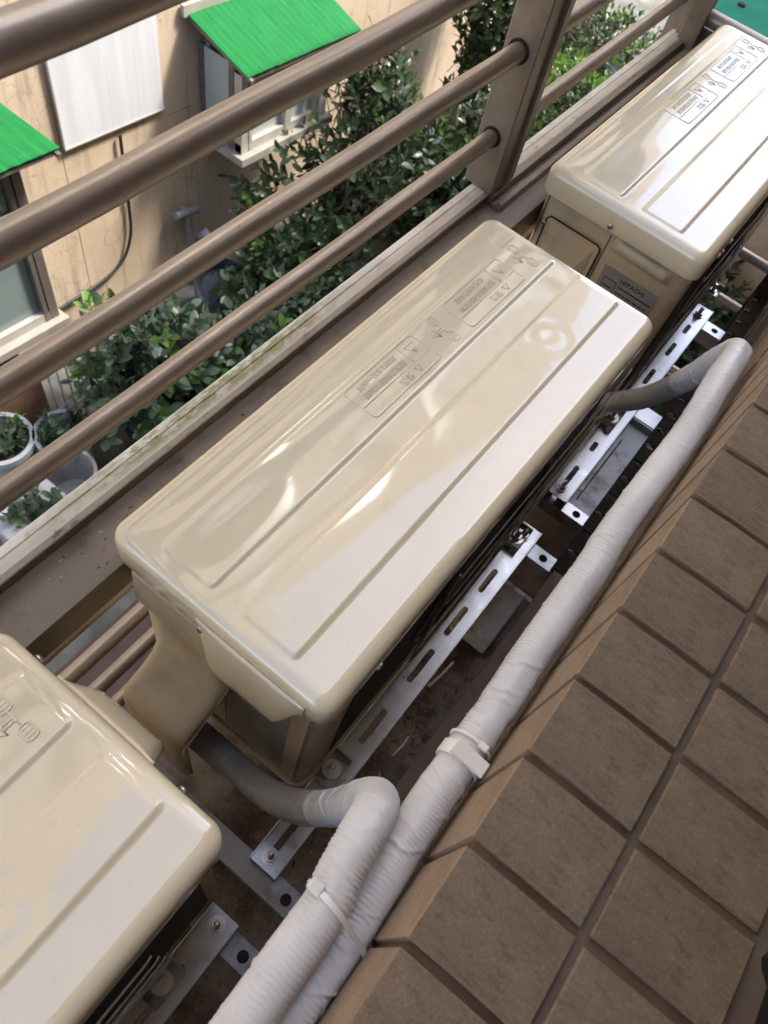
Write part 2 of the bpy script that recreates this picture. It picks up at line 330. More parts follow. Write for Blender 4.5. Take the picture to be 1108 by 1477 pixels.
# ------------------------------------------------------------------ own house: tiled wall under the window, facade above
house = thing("tiled_wall", "low house wall clad in brown stone tiles along the right of the pipes", "wall", (.4, .3, 0))
house_off = Vector((-.4, -.3, 0))
def hp(name, mb, m, **k): return part(name, mb, m, house, loc=house_off, **k)
hp("grout_bed", MB().box(.4012, .62, -.85, 2.6, -3.4, .1798), GROUT)
WALLX, WALLZ, PITCH, Y0 = .397, .185, .0773, -.0033
def rough_tile(x0, x1, y0, y1, z0, z1, c=.0014, seed=0):
    mb = MB().box(x0, x1, y0, y1, z0, z1, c); rs = random.Random(seed)
    mb.v = [(x + rs.uniform(-.0005, .0005), y + rs.uniform(-.0005, .0005), z + rs.uniform(-.0004, .0004)) for x, y, z in mb.v]
    return mb
def corner_tile(seed):
    rs = random.Random(seed); w = PITCH - .0078
    prof = [(0, 0), (-.0012, -.0012), (-.0012, -.176), (0, -.178), (.008, -.178), (.008, -.011), (.0898, -.011), (.0903, -.0009), (.0894, 0), (.045, .0004)]
    mb = MB().prism(prof, 'y', 0, w)
    mb.v = [(x + rs.uniform(-.0006, .0006), y + rs.uniform(-.0008, .0008), z + rs.uniform(-.0005, .0005)) for x, y, z in mb.v]
    return mb
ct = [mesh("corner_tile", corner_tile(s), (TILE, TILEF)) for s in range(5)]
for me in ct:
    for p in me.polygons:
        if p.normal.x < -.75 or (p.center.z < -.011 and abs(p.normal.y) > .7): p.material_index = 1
tt = [mesh("top_tile", rough_tile(-.0004, .0975, 0, PITCH - .0078, -.011, 0, seed=s + 20), TILE) for s in range(5)]
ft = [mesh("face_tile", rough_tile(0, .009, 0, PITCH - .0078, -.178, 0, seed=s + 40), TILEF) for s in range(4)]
for k in range(-8, 31):
    y = Y0 + .0084 + k * PITCH
    jz = random.uniform(-.0006, .0006)
    obj("corner_tile", random.choice(ct), house, Vector((WALLX, y, WALLZ + jz)) + house_off)
    obj("top_tile", random.choice(tt), house, Vector((.495, y + random.uniform(-.0008, .0008), WALLZ + random.uniform(-.0007, .0007))) + house_off)
    for r in range(4):
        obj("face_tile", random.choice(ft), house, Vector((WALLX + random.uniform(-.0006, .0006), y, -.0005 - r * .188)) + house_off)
fac = MB().box(.44, .74, -7, 9, 1.12, 3.3).box(.44, .74, -7, -.9, .18, 1.12).box(.44, .74, 2.65, 9, -3.4, 1.12).box(.44, .74, -7, -.86, -3.4, .17)
hp("facade", fac, FACADE)
hp("unseen_shade_slab", MB().box(.08, .439, -7, 1.65, 2.30, 2.42), FACADE)  # unseen slab, added and sized to block sky light from overhead
hp("room_shell", MB().box(3.2, 3.3, -2, 4, -.8, 1.5).box(.75, 3.19, -2, 4, 1.45, 1.55).box(.63, 3.19, -2, 4, -.9, -.8).box(.75, 3.19, -2.1, -2.01, -.8, 1.44).box(.75, 3.19, 4.01, 4.1, -.8, 1.44), FACADE)
fr = thing("window_frame", "black rounded window frame end in the corner beside the wall tiles", "window frame", (.65, -.2, .18))
pr = [(.604, .0), (.602, -.006), (.604, -.012), (.612, -.02), (.614, -.1), (.614, -.55), (.74, -.55), (.74, .006), (.612, .006)]
part("frame_track", MB().prism(pr, 'z', .13, .200), BLACK, fr, loc=(-.65, .2, -.18))
part("frame_lip", MB().box(.63, .74, -.54, -.004, .2005, .222, .004), BLACK, fr, loc=(-.65, .2, -.18))

# ------------------------------------------------------------------ window cage
cage = thing("window_cage", "brown painted metal window cage with round rails round the air conditioners", "railing", (-.14, .3, -.62))
co = Vector((.14, -.3, .62))
def cp(name, mb, m=BRONZE, **k): return part(name, mb, m, cage, loc=co, **k)
RXL = -.14
for z, r in ((.438, .0172), (.303, .0158), (.170, .0142), (.036, .0130)):
    cp("rail", MB().tube([(RXL, -1.3 + .1 * i, z + .0012 * math.sin(i * 1.7)) for i in range(22)] + [(RXL, .86, z)], r, 20), RAIL, smooth=True)
    cp("rail", MB().tube([(RXL, .92, z), (RXL, 1.68, z)], r, 20), RAIL, smooth=True)
for z, r in ((.438, .0172), (.303, .0158), (.170, .0142), (.036, .0130)):
    cp("rail_socket", MB().tube([(RXL + (r + .0016) * math.cos(a), .8465, z + (r + .0016) * math.sin(a)) for a in np.linspace(0, 2 * PI, 25)], .0022, 8, cap=False), DARKIRON, smooth=True)
for z in (-.335, -.468, -.60, -.735):
    cp("rail", MB().tube([(RXL, -1.3, z), (RXL, 1.68, z)], .0135, 18), RAIL, smooth=True)
led = [(-.155, -.0668), (-.155, -.0655), (-.150, -.058), (-.139, -.0565), (-.1375, -.0585), (-.136, -.0565), (-.123, -.058), (-.118, -.063), (-.118, -.0668)]
cp("ledge", MB().prism(led, 'y', -1.3, 1.68), LEDGE)
cp("ledge_beam", MB().box(-.1545, -.1200, -1.3, 1.679, -.0848, -.0670, .0006))
cp("side_shelf", MB().box(-.1555, -.0525, -1.3, 1.665, -.0895, -.085, .0006), BRONZED)
cp("shelf_edge", MB().box(-.0570, -.0530, -1.3, 1.665, -.142, -.0897), BRONZE)
# post and inner frame of the second bay
post = MB().box(-.166, -.110, .848, .888, -.0555, .62, .002)
cp("post", post)
fb = MB()
for a, b, x1, c in ((.889, .897, -.104, .001), (.8975, .906, -.116, .001), (.9065, .917, -.108, .0012)): fb.box(-.150, x1, a, b, -.055, .62, c)
cp("frame_jamb", fb)
fs_ = MB()
for x0, x1, z1 in ((-.1190, -.109, -.060), (-.1085, -.100, -.076), (-.0995, -.088, -.068)): fs_.box(x0, x1, .86, 1.655, -.0847, z1, .001)
cp("frame_sill", fs_)
cp("post", MB().box(-.172, -.098, 1.680, 1.735, -1.0, .62, .002))
cp("frame_jamb", MB().box(-.14, -.100, 1.668, 1.679, -.11, .62, .001).box(-.128, -.088, 1.655, 1.667, -.11, .62, .001))
# end rails and their post against the wall
cp("rail", MB().tube([(-.10, 1.705, -.017), (.352, 1.705, -.017)], .0170, 18), RAIL, smooth=True)
cp("end_panel_lip", MB().box(-.097, .352, 1.698, 1.712, -.085, -.036, .001))
for z in (-.434, -.575, -.717, -.86): cp("rail", MB().tube([(-.098, 1.705, z), (.352, 1.705, z)], .0125, 16), RAIL, smooth=True)
cp("post", MB().box(.345, .392, 1.68, 1.73, -1.0, .3, .002), DARKIRON)
for z in (-.30, -.37, -.44, -.51): cp("tab", MB().box(.352, .366, 1.676, 1.6795, z, z + .004), GALV)  # pale strips painted in for slot edges catching the light
# perforated angle along the wall
pa = MB()
ys = [.63 + i * .058 for i in range(18)]
pa.box(.349, .354, .60, 1.67, -.492, -.487).box(.372, .388, .60, 1.67, -.492, -.487)
for a in ys: pa.box(.354, .372, a - .023, a + .023, -.492, -.487)
pa.box(.386, .390, .60, 1.67, -.4865, -.45)
cp("perforated_angle", pa, DARKIRON)
for i, a in enumerate(ys[:-1]): 
    if i % 2 == 0 or i > 5: cp("tab", MB().tube([(.353, a + .028, -.4862), (.360, a + .031, -.484), (.366, a + .029, -.486)], .0010, 6), GALVD)  # thin pale wires imitating glints on the slot edges
cp("floor_sheet", MB().box(-.06, .388, .62, 1.14, -.650, -.640, .001), RUSTFLOOR)
cp("edge_strip", MB().box(.355, .3945, -.95, .598, -.486, -.481, .001), RUSTB)
cp("pressed_slot", MB().tube([(.222, .712, -.640), (.268, .728, -.640)], .013, 14), RUSTFLOOR, smooth=True)
cp("floor_bar", MB().tube([(-.12, 1.25, -.655), (.38, 1.25, -.655)], .012, 12), smooth=True)
cp("floor_bar", MB().tube([(-.12, 1.42, -.655), (.38, 1.42, -.655)], .012, 12), smooth=True)

# ------------------------------------------------------------------ concrete ledge, litter, loose pieces
cl = MB()
nx, ny = 14, 40
for i in range(nx + 1):
    for j in range(ny + 1):
        x = .035 + (.397 - .035) * i / nx; y = -.95 + 1.56 * j / ny
        cl.v.append((x, y, -.648 + .008 * mnoise.noise((x * 14, y * 14, 0)) + .006 * mnoise.noise((x * 45, y * 45, 3))))
for i in range(nx):
    for j in range(ny):
        a = i * (ny + 1) + j; cl.f.append((a, a + ny + 1, a + ny + 2, a + 1))
struct("concrete_floor", cl, CONC, smooth=True)
def litter(name, label, n, fx, fy, fz, smin, smax, m, seed):
    r = random.Random(seed); mb = MB()
    for i in range(n):
        x, y, z = fx(r), fy(r), fz; s = r.uniform(smin, smax); a = r.random() * 6.3; h = r.uniform(0, .6) * s; k = r.uniform(.25, .7)
        d = Vector((math.cos(a), math.sin(a), 0)); e = Vector((-d.y, d.x, 0)) * k
        z += r.uniform(0, .010)
        p = Vector((x, y, z)); t = Vector((0, 0, h))
        mb.add([p - d * s, p + e * s * .5 + t, p + d * s + t * r.uniform(-.3, 1), p - e * s * .5 + t * .3, p + Vector((0, 0, h * 1.3))], [(0, 1, 4), (1, 2, 4), (2, 3, 4), (3, 0, 4)])
    o = part(name, mb, m); o["kind"] = "stuff"; o["label"] = label; return o
litter("leaf_litter", "dry leaf litter and dirt on the concrete under the brackets", 1500, lambda r: min(.392, r.gauss(.30, .05)), lambda r: r.gauss(.12, .22), -.647, .0010, .0042, LITTER, 1)
litter("fallen_leaves", "curled dry leaves and twigs fallen on the dirt beside the bracket", 260, lambda r: min(.35, r.gauss(.31, .03)), lambda r: r.gauss(.17, .13), -.644, .004, .010, LITTER, 14)
litter("dirt_clods", "dark clods of dirt between the first two units", 1300, lambda r: r.gauss(.28, .06), lambda r: r.gauss(-.2, .12), -.649, .0012, .0045, LITTER, 2)
litter("shelf_litter", "crumbs and dry leaf bits lying on the brown side shelf", 34, lambda r: r.uniform(-.117, -.06), lambda r: r.gauss(-.02, .14), -.0848, .0012, .0042, LITTER, 3)
litter("pale_crumbs", "pale crumbs scattered on the brown side shelf and the dirt", 7, lambda r: r.uniform(-.105, -.075), lambda r: r.gauss(-.07, .05), -.0848, .0014, .0036, PALE, 5)
tag(part("concrete_slab", MB().box(.262, .345, .44, .575, -.638, -.588, .003), SLAB), "broken grey concrete slab on the dirt beside the middle unit's bracket", "concrete slab")
tag(part("twig", MB().tube(spline([(.300, .315, -.63), (.307, .345, -.622), (.310, .385, -.63)], 5), .0028, 6), PALE, smooth=True), "pale dry stick on the dirt near the concrete slab", "twig")
tag(part("twig", MB().tube(spline([(.325, .17, -.63), (.328, .195, -.625), (.327, .215, -.63)], 4), .0018, 6), PALE, smooth=True), "thin pale splinter on the dirt nearest the pipe strap", "twig")
tray = thing("metal_tray", "dusty grey sheet metal tray beside the far bracket", "tray", (.31, .91, -.512))
to = Vector((-.31, -.91, .512))
part("tray_sheet", MB().box(.262, .3585, .768, 1.062, -.512, -.509), GALVD, tray, loc=to)
part("tray_rib", MB().tube([(.308, .79, -.5085), (.308, 1.0, -.5085)], .0016, 8), GALV, tray, loc=to, smooth=True)
part("tray_edge", MB().box(.355, .3585, .768, 1.062, -.5085, -.500).box(.262, .3545, 1.058, 1.062, -.5085, -.494), GALVD, tray, loc=to)
litter("tray_litter", "dark dry leaf bits lying on the grey metal tray", 26, lambda r: r.uniform(.268, .345), lambda r: r.gauss(.84, .07), -.508, .002, .006, LITTER, 9)

# ------------------------------------------------------------------ slotted rails, cross channels, bolts
ZB = -.47
def hexnut(mb, c, r, h, ph=0):
    pts = [(c[0] + r * math.cos(ph + k * PI / 3), c[1] + r * math.sin(ph + k * PI / 3)) for k in range(6)]
    mb.prism(pts, 'z', c[2], c[2] + h)
def bolt_mesh(ph=.3, tall=.022):
    w = MB().lathe([(0, 0), (.0125, 0), (.0125, .0018), (.004, .002)], n=20); n = MB(); hexnut(n, (0, 0, .0022), .0092, .0075, ph)
    s = MB().lathe([(.0045, .009), (.0045, tall), (.0035, tall + .0012), (0, tall + .0014)], n=14)
    for k in range(6): s.lathe([(.0046, .011 + k * .0018), (.0052, .0118 + k * .0018), (.0046, .0126 + k * .0018)], n=14)
    return mesh("washer", w, CHROME, True, 40), mesh("nut", n, CHROME), mesh("thread", s, CHROME, True, 50)
BW, BN, BS = bolt_mesh()
def bolt(parent, off, x, y, z, ph=0.0):
    b = obj("bolt", BN, parent, Vector((x, y, z)) + off, (0, 0, ph))
    obj("washer", BW, b); obj("thread", BS, b)
def slot_rail(y0, y1, slots, bolts, label, x0=.2485, x1=.297, m=GALV, z=ZB, feet=()):
    r = thing("slotted_rail", label, "mounting rail", ((x0 + x1) / 2, (y0 + y1) / 2, z - .03), "slotted rails under the air conditioners" if m else None)
    off = -Vector(((x0 + x1) / 2, (y0 + y1) / 2, z - .03)); mb = MB(); w = .0055; xc = (x0 + x1) / 2 - .002; t = .0025
    ed = [y0]
    mb.box(x0, xc - w, y0, y1, z - t, z).box(xc + w, x1, y0, y1, z - t, z)
    prev = y0
    for a, b in slots:
        mb.box(xc - w, xc + w, prev, a, z - t, z)
        for (yc, sg) in ((a, 1), (b, -1)):       # rounded slot ends
            n = 6
            for q in (0, 1):
                poly = [(xc + (w if q else -w), yc)]
                for i in range(n + 1):
                    an = PI / 2 * i / n
                    poly.append((xc + (w if q else -w) * math.cos(an), yc + sg * (w - w * math.sin(an)) * 1.0 if False else yc + sg * w * (1 - math.sin(an))))
                pl = [(xc + (w if q else -w), yc), (xc + (w if q else -w), yc + sg * w)] + [(xc + (w if q else -w) * math.cos(PI / 2 * i / n), yc + sg * w * (1 - math.sin(PI / 2 * i / n))) for i in range(1, n + 1)]
                mb.prism(pl, 'z', z - t, z)
        prev = b
    mb.box(xc - w, xc + w, prev, y1, z - t, z)
    # raised lips along both edges and the down-turned flange
    mb.box(x1 - .0028, x1, y0, y1, z + .0002, z + .0032, .0006).box(x0, x0 + .0022, y0, y1, z + .0002, z + .0026, .0006)
    mb.box(x1 - .0022, x1, y0, y1, z - .030, z - t - .0001).box(x0, x0 + .0022, y0, y1, z - .030, z - t - .0001)
    part("channel", mb, m, r, loc=off)
    for (y, dx) in bolts: bolt(r, off, xc + dx, y, z + .0005, y * 7)
    return r
slot_rail(-.1235, .640, [(-.095, -.04), (.025, .065), (.105, .175), (.235, .31), (.345, .415), (.455, .515), (.56, .60)], [(-.105, 0), (.611, 0)],
          "slotted galvanised steel rail under the front edge of the middle unit")
slot_rail(.736, 1.487, [(.775, .832), (.885, .915), (.945, .985), (1.03, 1.09), (1.14, 1.20), (1.26, 1.315), (1.36, 1.40)], [(.762, 0), (1.447, .0)],
          "bright slotted galvanised rail under the front edge of the far unit")
slot_rail(-.96, -.197, [(-.50, -.44), (-.39, -.33), (-.31, -.275)], [(-.215, 0.001)],
          "slotted grey rail under the front edge of the near unit")
def cross(y0, y1, x0, x1, label, z=-.5005, m=GALVD, hole=True):
    c = thing("cross_channel", label, "support channel", ((x0 + x1) / 2, y0, z - .03), "cross channels under the slotted rails")
    off = -Vector(((x0 + x1) / 2, y0, z - .03))
    part("channel", MB().box(x0, x1, y0, y1, z - .003, z).box(x0, x1, y0, y0 + .003, z - .035, z - .0031).box(x0, x1, y1 - .003, y1, z - .035, z - .0031), m, c, loc=off)
    if hole: part("bolt_hole", MB().lathe([(0, .0012), (.0042, .0012), (.0052, .0002), (.0085, .0002)], (.326, (y0 + y1) / 2, z), 18), DARKIRON, c, loc=off)
cross(-.150, -.112, -.13, .372, "grey cross channel under the near end of the middle unit's rail")
cross(.600, .634, -.13, .366, "grey cross channel under the far end of the middle unit's rail", m=GALV)
cross(.737, .766, -.13, .362, "short bright cross channel in front of the metal tray", m=GALV)
cross(1.072, 1.118, .24, .366, "grey cross channel behind the metal tray", m=GALV, hole=False)
cross(1.452, 1.49, -.13, .366, "bright cross channel under the far rail's last bolt", m=GALV)
cross(-.238, -.203, -.13, .40, "grey cross channel with a bolt hole at the near unit's corner")

# ------------------------------------------------------------------ air conditioners
LX0, LX1, LY0, LY1, RR = -.0585, .2515, -.026, .742, .023
def sdbox(px, py, x0, x1, y0, y1, r):
    cx, cy = (x0 + x1) / 2, (y0 + y1) / 2; qx = np.abs(px - cx) - (x1 - x0) / 2 + r; qy = np.abs(py - cy) - (y1 - y0) / 2 + r
    return np.hypot(np.maximum(qx, 0), np.maximum(qy, 0)) + np.minimum(np.maximum(qx, qy), 0) - r
_drs = np.random.RandomState(3)
DENTS = [(_drs.uniform(10, 60), _drs.uniform(2, 15) * _drs.choice([-1, 1]), _drs.uniform(.4, 1), _drs.uniform(0, 6.3)) for _k in range(26)]
def lid_z(X, Y):        # pressed panels, a crease and shallow dents of the sheet metal lid
    X = np.asarray(X, float); Y = np.asarray(Y, float)
    def sm(d): t = np.clip((-d + .0026) / .0052, 0, 1); return t * t * (3 - 2 * t)
    z = .0026 * (sm(sdbox(X, Y, 0, .0723, 0, .72, .005)) + sm(sdbox(X, Y, .1145, .1868, 0, .72, .005)))
    z = z + .0005 * np.exp(-((X + .0265) / .0012) ** 2) * np.clip((Y - .03) / .05, 0, 1)
    dent = 0
    for kx, ky, am, ph in DENTS: dent = dent + am / (1 + .03 * kx) * np.sin(kx * X + ky * Y + ph)
    edge = np.minimum(np.minimum(X - LX0 - RR, LX1 - RR - X), np.minimum(Y - LY0 - RR, LY1 - RR - Y)); w = np.clip(edge / .03, 0, 1)
    z = z + .00034 * dent * w
    z = z - .0011 * np.exp(-(((X - .147) / .03) ** 2 + ((Y - .58) / .035) ** 2)) * (.6 + .4 * np.cos(220 * np.hypot(X - .147, Y - .58)))
    return z - .0008 * np.exp(-(((X - .03) / .02) ** 2 + ((Y - .09) / .06) ** 2))
def lid_mesh():
    ix0, ix1, iy0, iy1 = LX0 + RR, LX1 - RR, LY0 + RR, LY1 - RR
    nx, ny = 132, 330
    xs = np.linspace(ix0, ix1, nx); ys = np.linspace(iy0, iy1, ny); X, Y = np.meshgrid(xs, ys, indexing='ij')
    z = lid_z(X, Y)
    V = np.stack([X, Y, z], -1).reshape(-1, 3).tolist(); F = []
    I = np.arange(nx * ny).reshape(nx, ny)
    F += np.stack([I[:-1, :-1], I[1:, :-1], I[1:, 1:], I[:-1, 1:]], -1).reshape(-1, 4).tolist()
    # boundary loop -> offset rings
    loop = [(I[i, 0], (0, -1), None) for i in range(nx)] + [(I[nx - 1, j], (1, 0), None) for j in range(ny)] + [(I[i, ny - 1], (0, 1), None) for i in range(nx - 1, -1, -1)] + [(I[0, j], (-1, 0), None) for j in range(ny - 1, -1, -1)]
    full = []; nseg = 8
    for a, b in zip(loop, loop[1:] + loop[:1]):
        full.append((int(a[0]), a[1]))
        if a[0] == b[0]:
            a0 = math.atan2(a[1][1], a[1][0]); 
            for k in range(1, nseg): an = a0 + PI / 2 * k / nseg; full.append((int(a[0]), (math.cos(an), math.sin(an))))
    m = len(full); prev = [i for i, d in full]
    prof = [(.004, 0.0)] + [(RR - .017 + .017 * math.sin(t), -.017 + .017 * math.cos(t)) for t in np.linspace(.08, PI / 2, 9)] + [(RR + .0003, -.030), (RR + .0006, -.046), (RR + .0001, -.0475), (RR - .003, -.0475)]
    for (s, zz) in prof:
        cur = []
        for (i, d) in full: cur.append(len(V)); V.append((V[i][0] + d[0] * s, V[i][1] + d[1] * s, zz))
        for k in range(m):
            q = (prev[k], cur[k], cur[(k + 1) % m], prev[(k + 1) % m])
            F.append(q if len(set(q)) == 4 else tuple(dict.fromkeys(q)))
        prev = cur
    me = bpy.data.meshes.new("lid"); me.from_pydata(V, [], F); me.materials.append(LID)
    me.polygons.foreach_set("use_smooth", [True] * len(me.polygons)); me.update()
    bm = bmesh.new(); bm.from_mesh(me); bmesh.ops.recalc_face_normals(bm, faces=bm.faces); bm.to_mesh(me); bm.free()
    return me
LIDM = lid_mesh()
def rrect(x0, x1, y0, y1, r, z, n=5):
    P = []
    for cx, cy, a0 in ((x1 - r, y1 - r, 0), (x0 + r, y1 - r, PI / 2), (x0 + r, y0 + r, PI), (x1 - r, y0 + r, 1.5 * PI)):
        for k in range(n + 1): a = a0 + PI / 2 * k / n; P.append((cx + r * math.cos(a), cy + r * math.sin(a), z))
    return P + [P[0]]
ZT = .0024
def emboss_box(y0, y1, kind):
    fr = MB(); x0, x1 = .0065, .0605; r = .0012
    fr.tube(rrect(x0, x1, y0, y1, .006, ZT), r, 6, cap=False)
    fr.tube([(.040, y0, ZT), (.040, y1, ZT)], r * .8, 6); fr.tube([(x0, y1 - .034, ZT), (.040, y1 - .034, ZT)], r * .8, 6)
    def tri(cx, cy, s): fr.tube([(cx + s, cy, ZT), (cx - s * .6, cy - s, ZT), (cx - s * .6, cy + s, ZT), (cx + s, cy, ZT)], r * .8, 6)
    tri(.0225, y1 - .017, .0095); fr.tube([(.0285, y1 - .017, ZT), (.0225, y1 - .017, ZT)], r, 6); fr.tube([(.020, y1 - .017, ZT), (.019, y1 - .017, ZT)], r, 6)
    tri(.050, y1 - .038, .0062)
    return fr
def emboss_icon(y):
    fr = MB(); r = .0012
    fr.tube(rrect(.006, .0225, y + .017, y + .030, .004, ZT), r, 6, cap=False); fr.tube(rrect(.042, .0585, y + .017, y + .030, .004, ZT), r, 6, cap=False)
    fr.tube([(.0225, y + .023, ZT), (.042, y + .023, ZT)], r, 6); fr.tube([(.030, y + .023, ZT), (.030, y + .010, ZT)], r, 6); fr.tube([(.034, y + .023, ZT), (.034, y + .010, ZT)], r, 6)
    fr.tube([(.024, y + .010, ZT), (.032, y, ZT), (.040, y + .010, ZT), (.024, y + .010, ZT)], r, 6)
    for q in (.010, .0145, .0185, .046, .0505, .0545): fr.tube([(q, y + .0195, ZT), (q, y + .0275, ZT)], r * .7, 6)
    return fr
EMB = MB()
for b in (emboss_box(.295, .437, 0), emboss_box(.512, .653, 1), emboss_icon(.456), emboss_icon(.668)): EMB.add(b.v, b.f)
zz = lid_z([v[0] for v in EMB.v], [v[1] for v in EMB.v]); EMB.v = [(v[0], v[1], v[2] - ZT + q) for v, q in zip(EMB.v, zz)]
EMBM = mesh("embossed_frame", EMB, LID, True)
tw = []
def tx(body, size, x, y):
    me = text_mesh(body, size, .0009, LID)
    for v in me.vertices: v.co.z += float(lid_z(x + v.co.y, y - v.co.x)) - ZT
    tw.append((me, x, y))
tx("警告", .0125, .050, .373); tx("觸電危險請勿拆開", .0105, .0305, .352); tx("高溫注意請勿觸摸", .0098, .0165, .352)
tx("警告", .0125, .050, .589); tx("請勿踩踏或放置物", .0105, .0305, .567); tx("品以免發生危險", .0098, .0165, .567)
def rounded_box(x0, x1, y0, y1, z0, z1, r, n=6):
    P = rrect(x0, x1, y0, y1, r, 0, n)[:-1]
    return MB().prism([(p[0], p[1]) for p in P], 'z', z0, z1)
def screw(parent, x, y, z, d):
    mb = MB().lathe([(0, .0035), (.003, .0033), (.0048, .0018), (.005, 0)], n=14)
    q = Vector((0, 0, 1)).rotation_difference(Vector(d)).to_matrix().to_4x4()
    o = part("screw", mb, CHROME, parent, smooth=True); o.matrix_local = Matrix.Translation((x, y, z)) @ q
    part("screw_slot", MB().box(-.0035, .0035, -.0006, .0006, .0034, .0039).box(-.0006, .0006, -.0035, .0035, .0034, .0038), INK, o)
def tongue(parent, x0, x1, ye, out, fl=.026):
    mb = MB(); nu, nt = 40, 10
    for i in range(nu + 1):
        s = i / nu; e = min(s, 1 - s) / .21; e = max(0, min(1, e)); e = e * e * (3 - 2 * e)
        for j in range(nt + 1):
            t = j / nt
            mb.v.append((x0 + (x1 - x0) * s, ye + out * (.0016 + fl * e * (1 - (1 - t) ** 1.5)), -.022 - (.020 + .058 * e) * t - .004 * e * t * t))
    for i in range(nu):
        for j in range(nt): a = i * (nt + 1) + j; mb.f.append((a, a + 1, a + nt + 2, a + nt + 1))
    o = part("handle_flange", mb, LID, parent, smooth=True, angle=60)
    md = o.modifiers.new("thick", 'SOLIDIFY'); md.thickness = .003; md.offset = 0
    return o
def foot(parent, x, y):
    mb = MB().box(x - .03, x + .012, y - .028, y + .028, -.4655, -.4625, .0006).box(x - .03, x + .012, y - .028, y - .0255, -.4624, -.450).box(x - .03, x + .012, y + .0255, y + .028, -.4624, -.450).box(x - .034, x - .0302, y - .028, y + .028, -.4655, -.43)
    f = part("foot", mb, GALVD, parent)
    n = MB(); hexnut(n, (x - .006, y, -.4622), .0095, .008, .4); n.lathe([(.005, 0.0), (.005, .017), (.0035, .018), (0, .018)], (x - .006, y, -.455), 14)
    part("foot_bolt", n, CHROME, f, smooth=True, angle=30)
    part("foot_washer", MB().lathe([(0, .0004), (.015, .0004), (.015, -.001)], (x - .006, y, -.4622), 20), CHROME, f, smooth=True, angle=30)
def aircon(yoff, label, seed, wires, wm, opening):
    t = thing("air_conditioner", label, "air conditioner", (.095, .36 + yoff, -.46), "outdoor air conditioning units in a row")
    root = bpy.data.objects.new("tmp", None)
    off = Vector((-.095, -.36, .46))
    kids = []
    lid = obj("lid", LIDM, t, off)
    obj("embossed_frame", EMBM, lid); 
    for me_, x_, y_ in tw: obj("embossed_text", me_, lid, (x_, y_, ZT), (0, 0, -PI / 2))
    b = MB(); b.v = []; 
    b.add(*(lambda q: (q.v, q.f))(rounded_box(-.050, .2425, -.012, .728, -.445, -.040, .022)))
    body = part("body", b, BODY, t, loc=off, smooth=True, angle=30)
    # front: dark fan opening with its wire guard
    fy0, fy1 = opening
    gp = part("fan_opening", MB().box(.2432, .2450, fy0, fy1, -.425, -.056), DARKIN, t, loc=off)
    part("fan_ring", MB().tube([(.246, (fy0 + fy1) / 2 + .17 * math.cos(a), -.24 + .17 * math.sin(a)) for a in np.linspace(0, 2 * PI, 41)], .003, 8, cap=False), BLACK, gp, smooth=True)
    g = part("grille", MB().tube([(.255, wires[0] + .002, -.40), (.255, wires[0] + .002, -.078)], .0018, 8), wm, t, loc=off, smooth=True)
    wmesh = mesh("grille_wire", MB().tube([(0, wires[0] - .002, 0), (.0015, wires[0] + .004, 0), (.0018, sum(wires) / 2, 0), (.0015, wires[1] - .004, 0), (0, wires[1] + .002, 0)], .0013, 8), wm, True)
    for k in range(5): obj("grille_wire", wmesh, g, (.2555 + .003 * math.sin(PI * (k + .5) / 5), 0, -.085 - k * .072))
    wv = mesh("grille_upright", MB().tube([(0, 0, -.395), (0, 0, -.08)], .0014, 8), wm, True)
    for k in range(2, 4): obj("grille_upright", wv, g, (.255, wires[0] + (wires[1] - wires[0]) * (k + .5) / 5, 0))
    for fy in (.045, .595): foot(t, .268, fy)
    for c in [c for c in t.children if c.name.startswith("foot")]: c.location = off
    return t, lid, body, off

# middle unit
t2, lid2, body2, off = aircon(0, "middle beige air conditioner with a valve cover and taped pipe at its near end", 3, (.235, .716), WIRE, (.055, .715))
fl = tongue(t2, .076, .224, LY0, -1, .012); fl.location = off
cv_prof = [(-.0115, -.050), (-.014, -.056), (-.017, -.150), (-.021, -.168), (-.034, -.195), (-.052, -.213), (-.072, -.223), (-.090, -.229), (-.100, -.237), (-.1055, -.252), (-.106, -.30), (-.106, -.425)]
cv = MB(); NU = 14
def lerp(z, tab):
    for (a, va), (b, vb) in zip(tab[:-1], tab[1:]):
        if a >= z >= b: t = (a - z) / (a - b); t = t * t * (3 - 2 * t); return va + (vb - va) * t
    return tab[-1][1]
for (y, z) in cv_prof:
    xl = lerp(z, [(0, -.045), (-.10, -.043), (-.215, .006), (-.5, .008)]); xr = lerp(z, [(0, .0955), (-.165, .0955), (-.20, .1115), (-.5, .1115)])
    for i in range(NU + 1):
        u = i / NU; u = .5 - .5 * math.cos(PI * u) * (1 - .0 * u); x = xl + (xr - xl) * u
        e = min(1, min(x - xl, xr - x) / .014); ins = (1 - math.sqrt(max(0, 1 - (1 - e) ** 2))) * .011
        cv.v.append((x, min(y + ins, -.0118), z - ins * (.5 if y < -.06 else 0)))
m_ = NU + 1; M_ = len(cv_prof)
for j in range(M_ - 1):
    for i in range(NU): a = j * m_ + i; cv.f.append((a, a + 1, a + m_ + 1, a + m_))
nb = len(cv.v)
for j in range(M_): v = cv.v[j * m_]; cv.v.append((v[0], -.0115, v[2]))
for j in range(M_ - 1): cv.f.append((j * m_, nb + j, nb + j + 1, (j + 1) * m_))
nb = len(cv.v)
for j in range(M_): v = cv.v[j * m_ + NU]; cv.v.append((v[0], -.0115, v[2]))
for j in range(7): cv.f.append((j * m_ + NU, (j + 1) * m_ + NU, nb + j + 1, nb + j))
vc = part("valve_cover", cv, COVER, t2, loc=off, smooth=True, angle=50)
md = vc.modifiers.new("thick", 'SOLIDIFY'); md.thickness = .0025; md.offset = 0
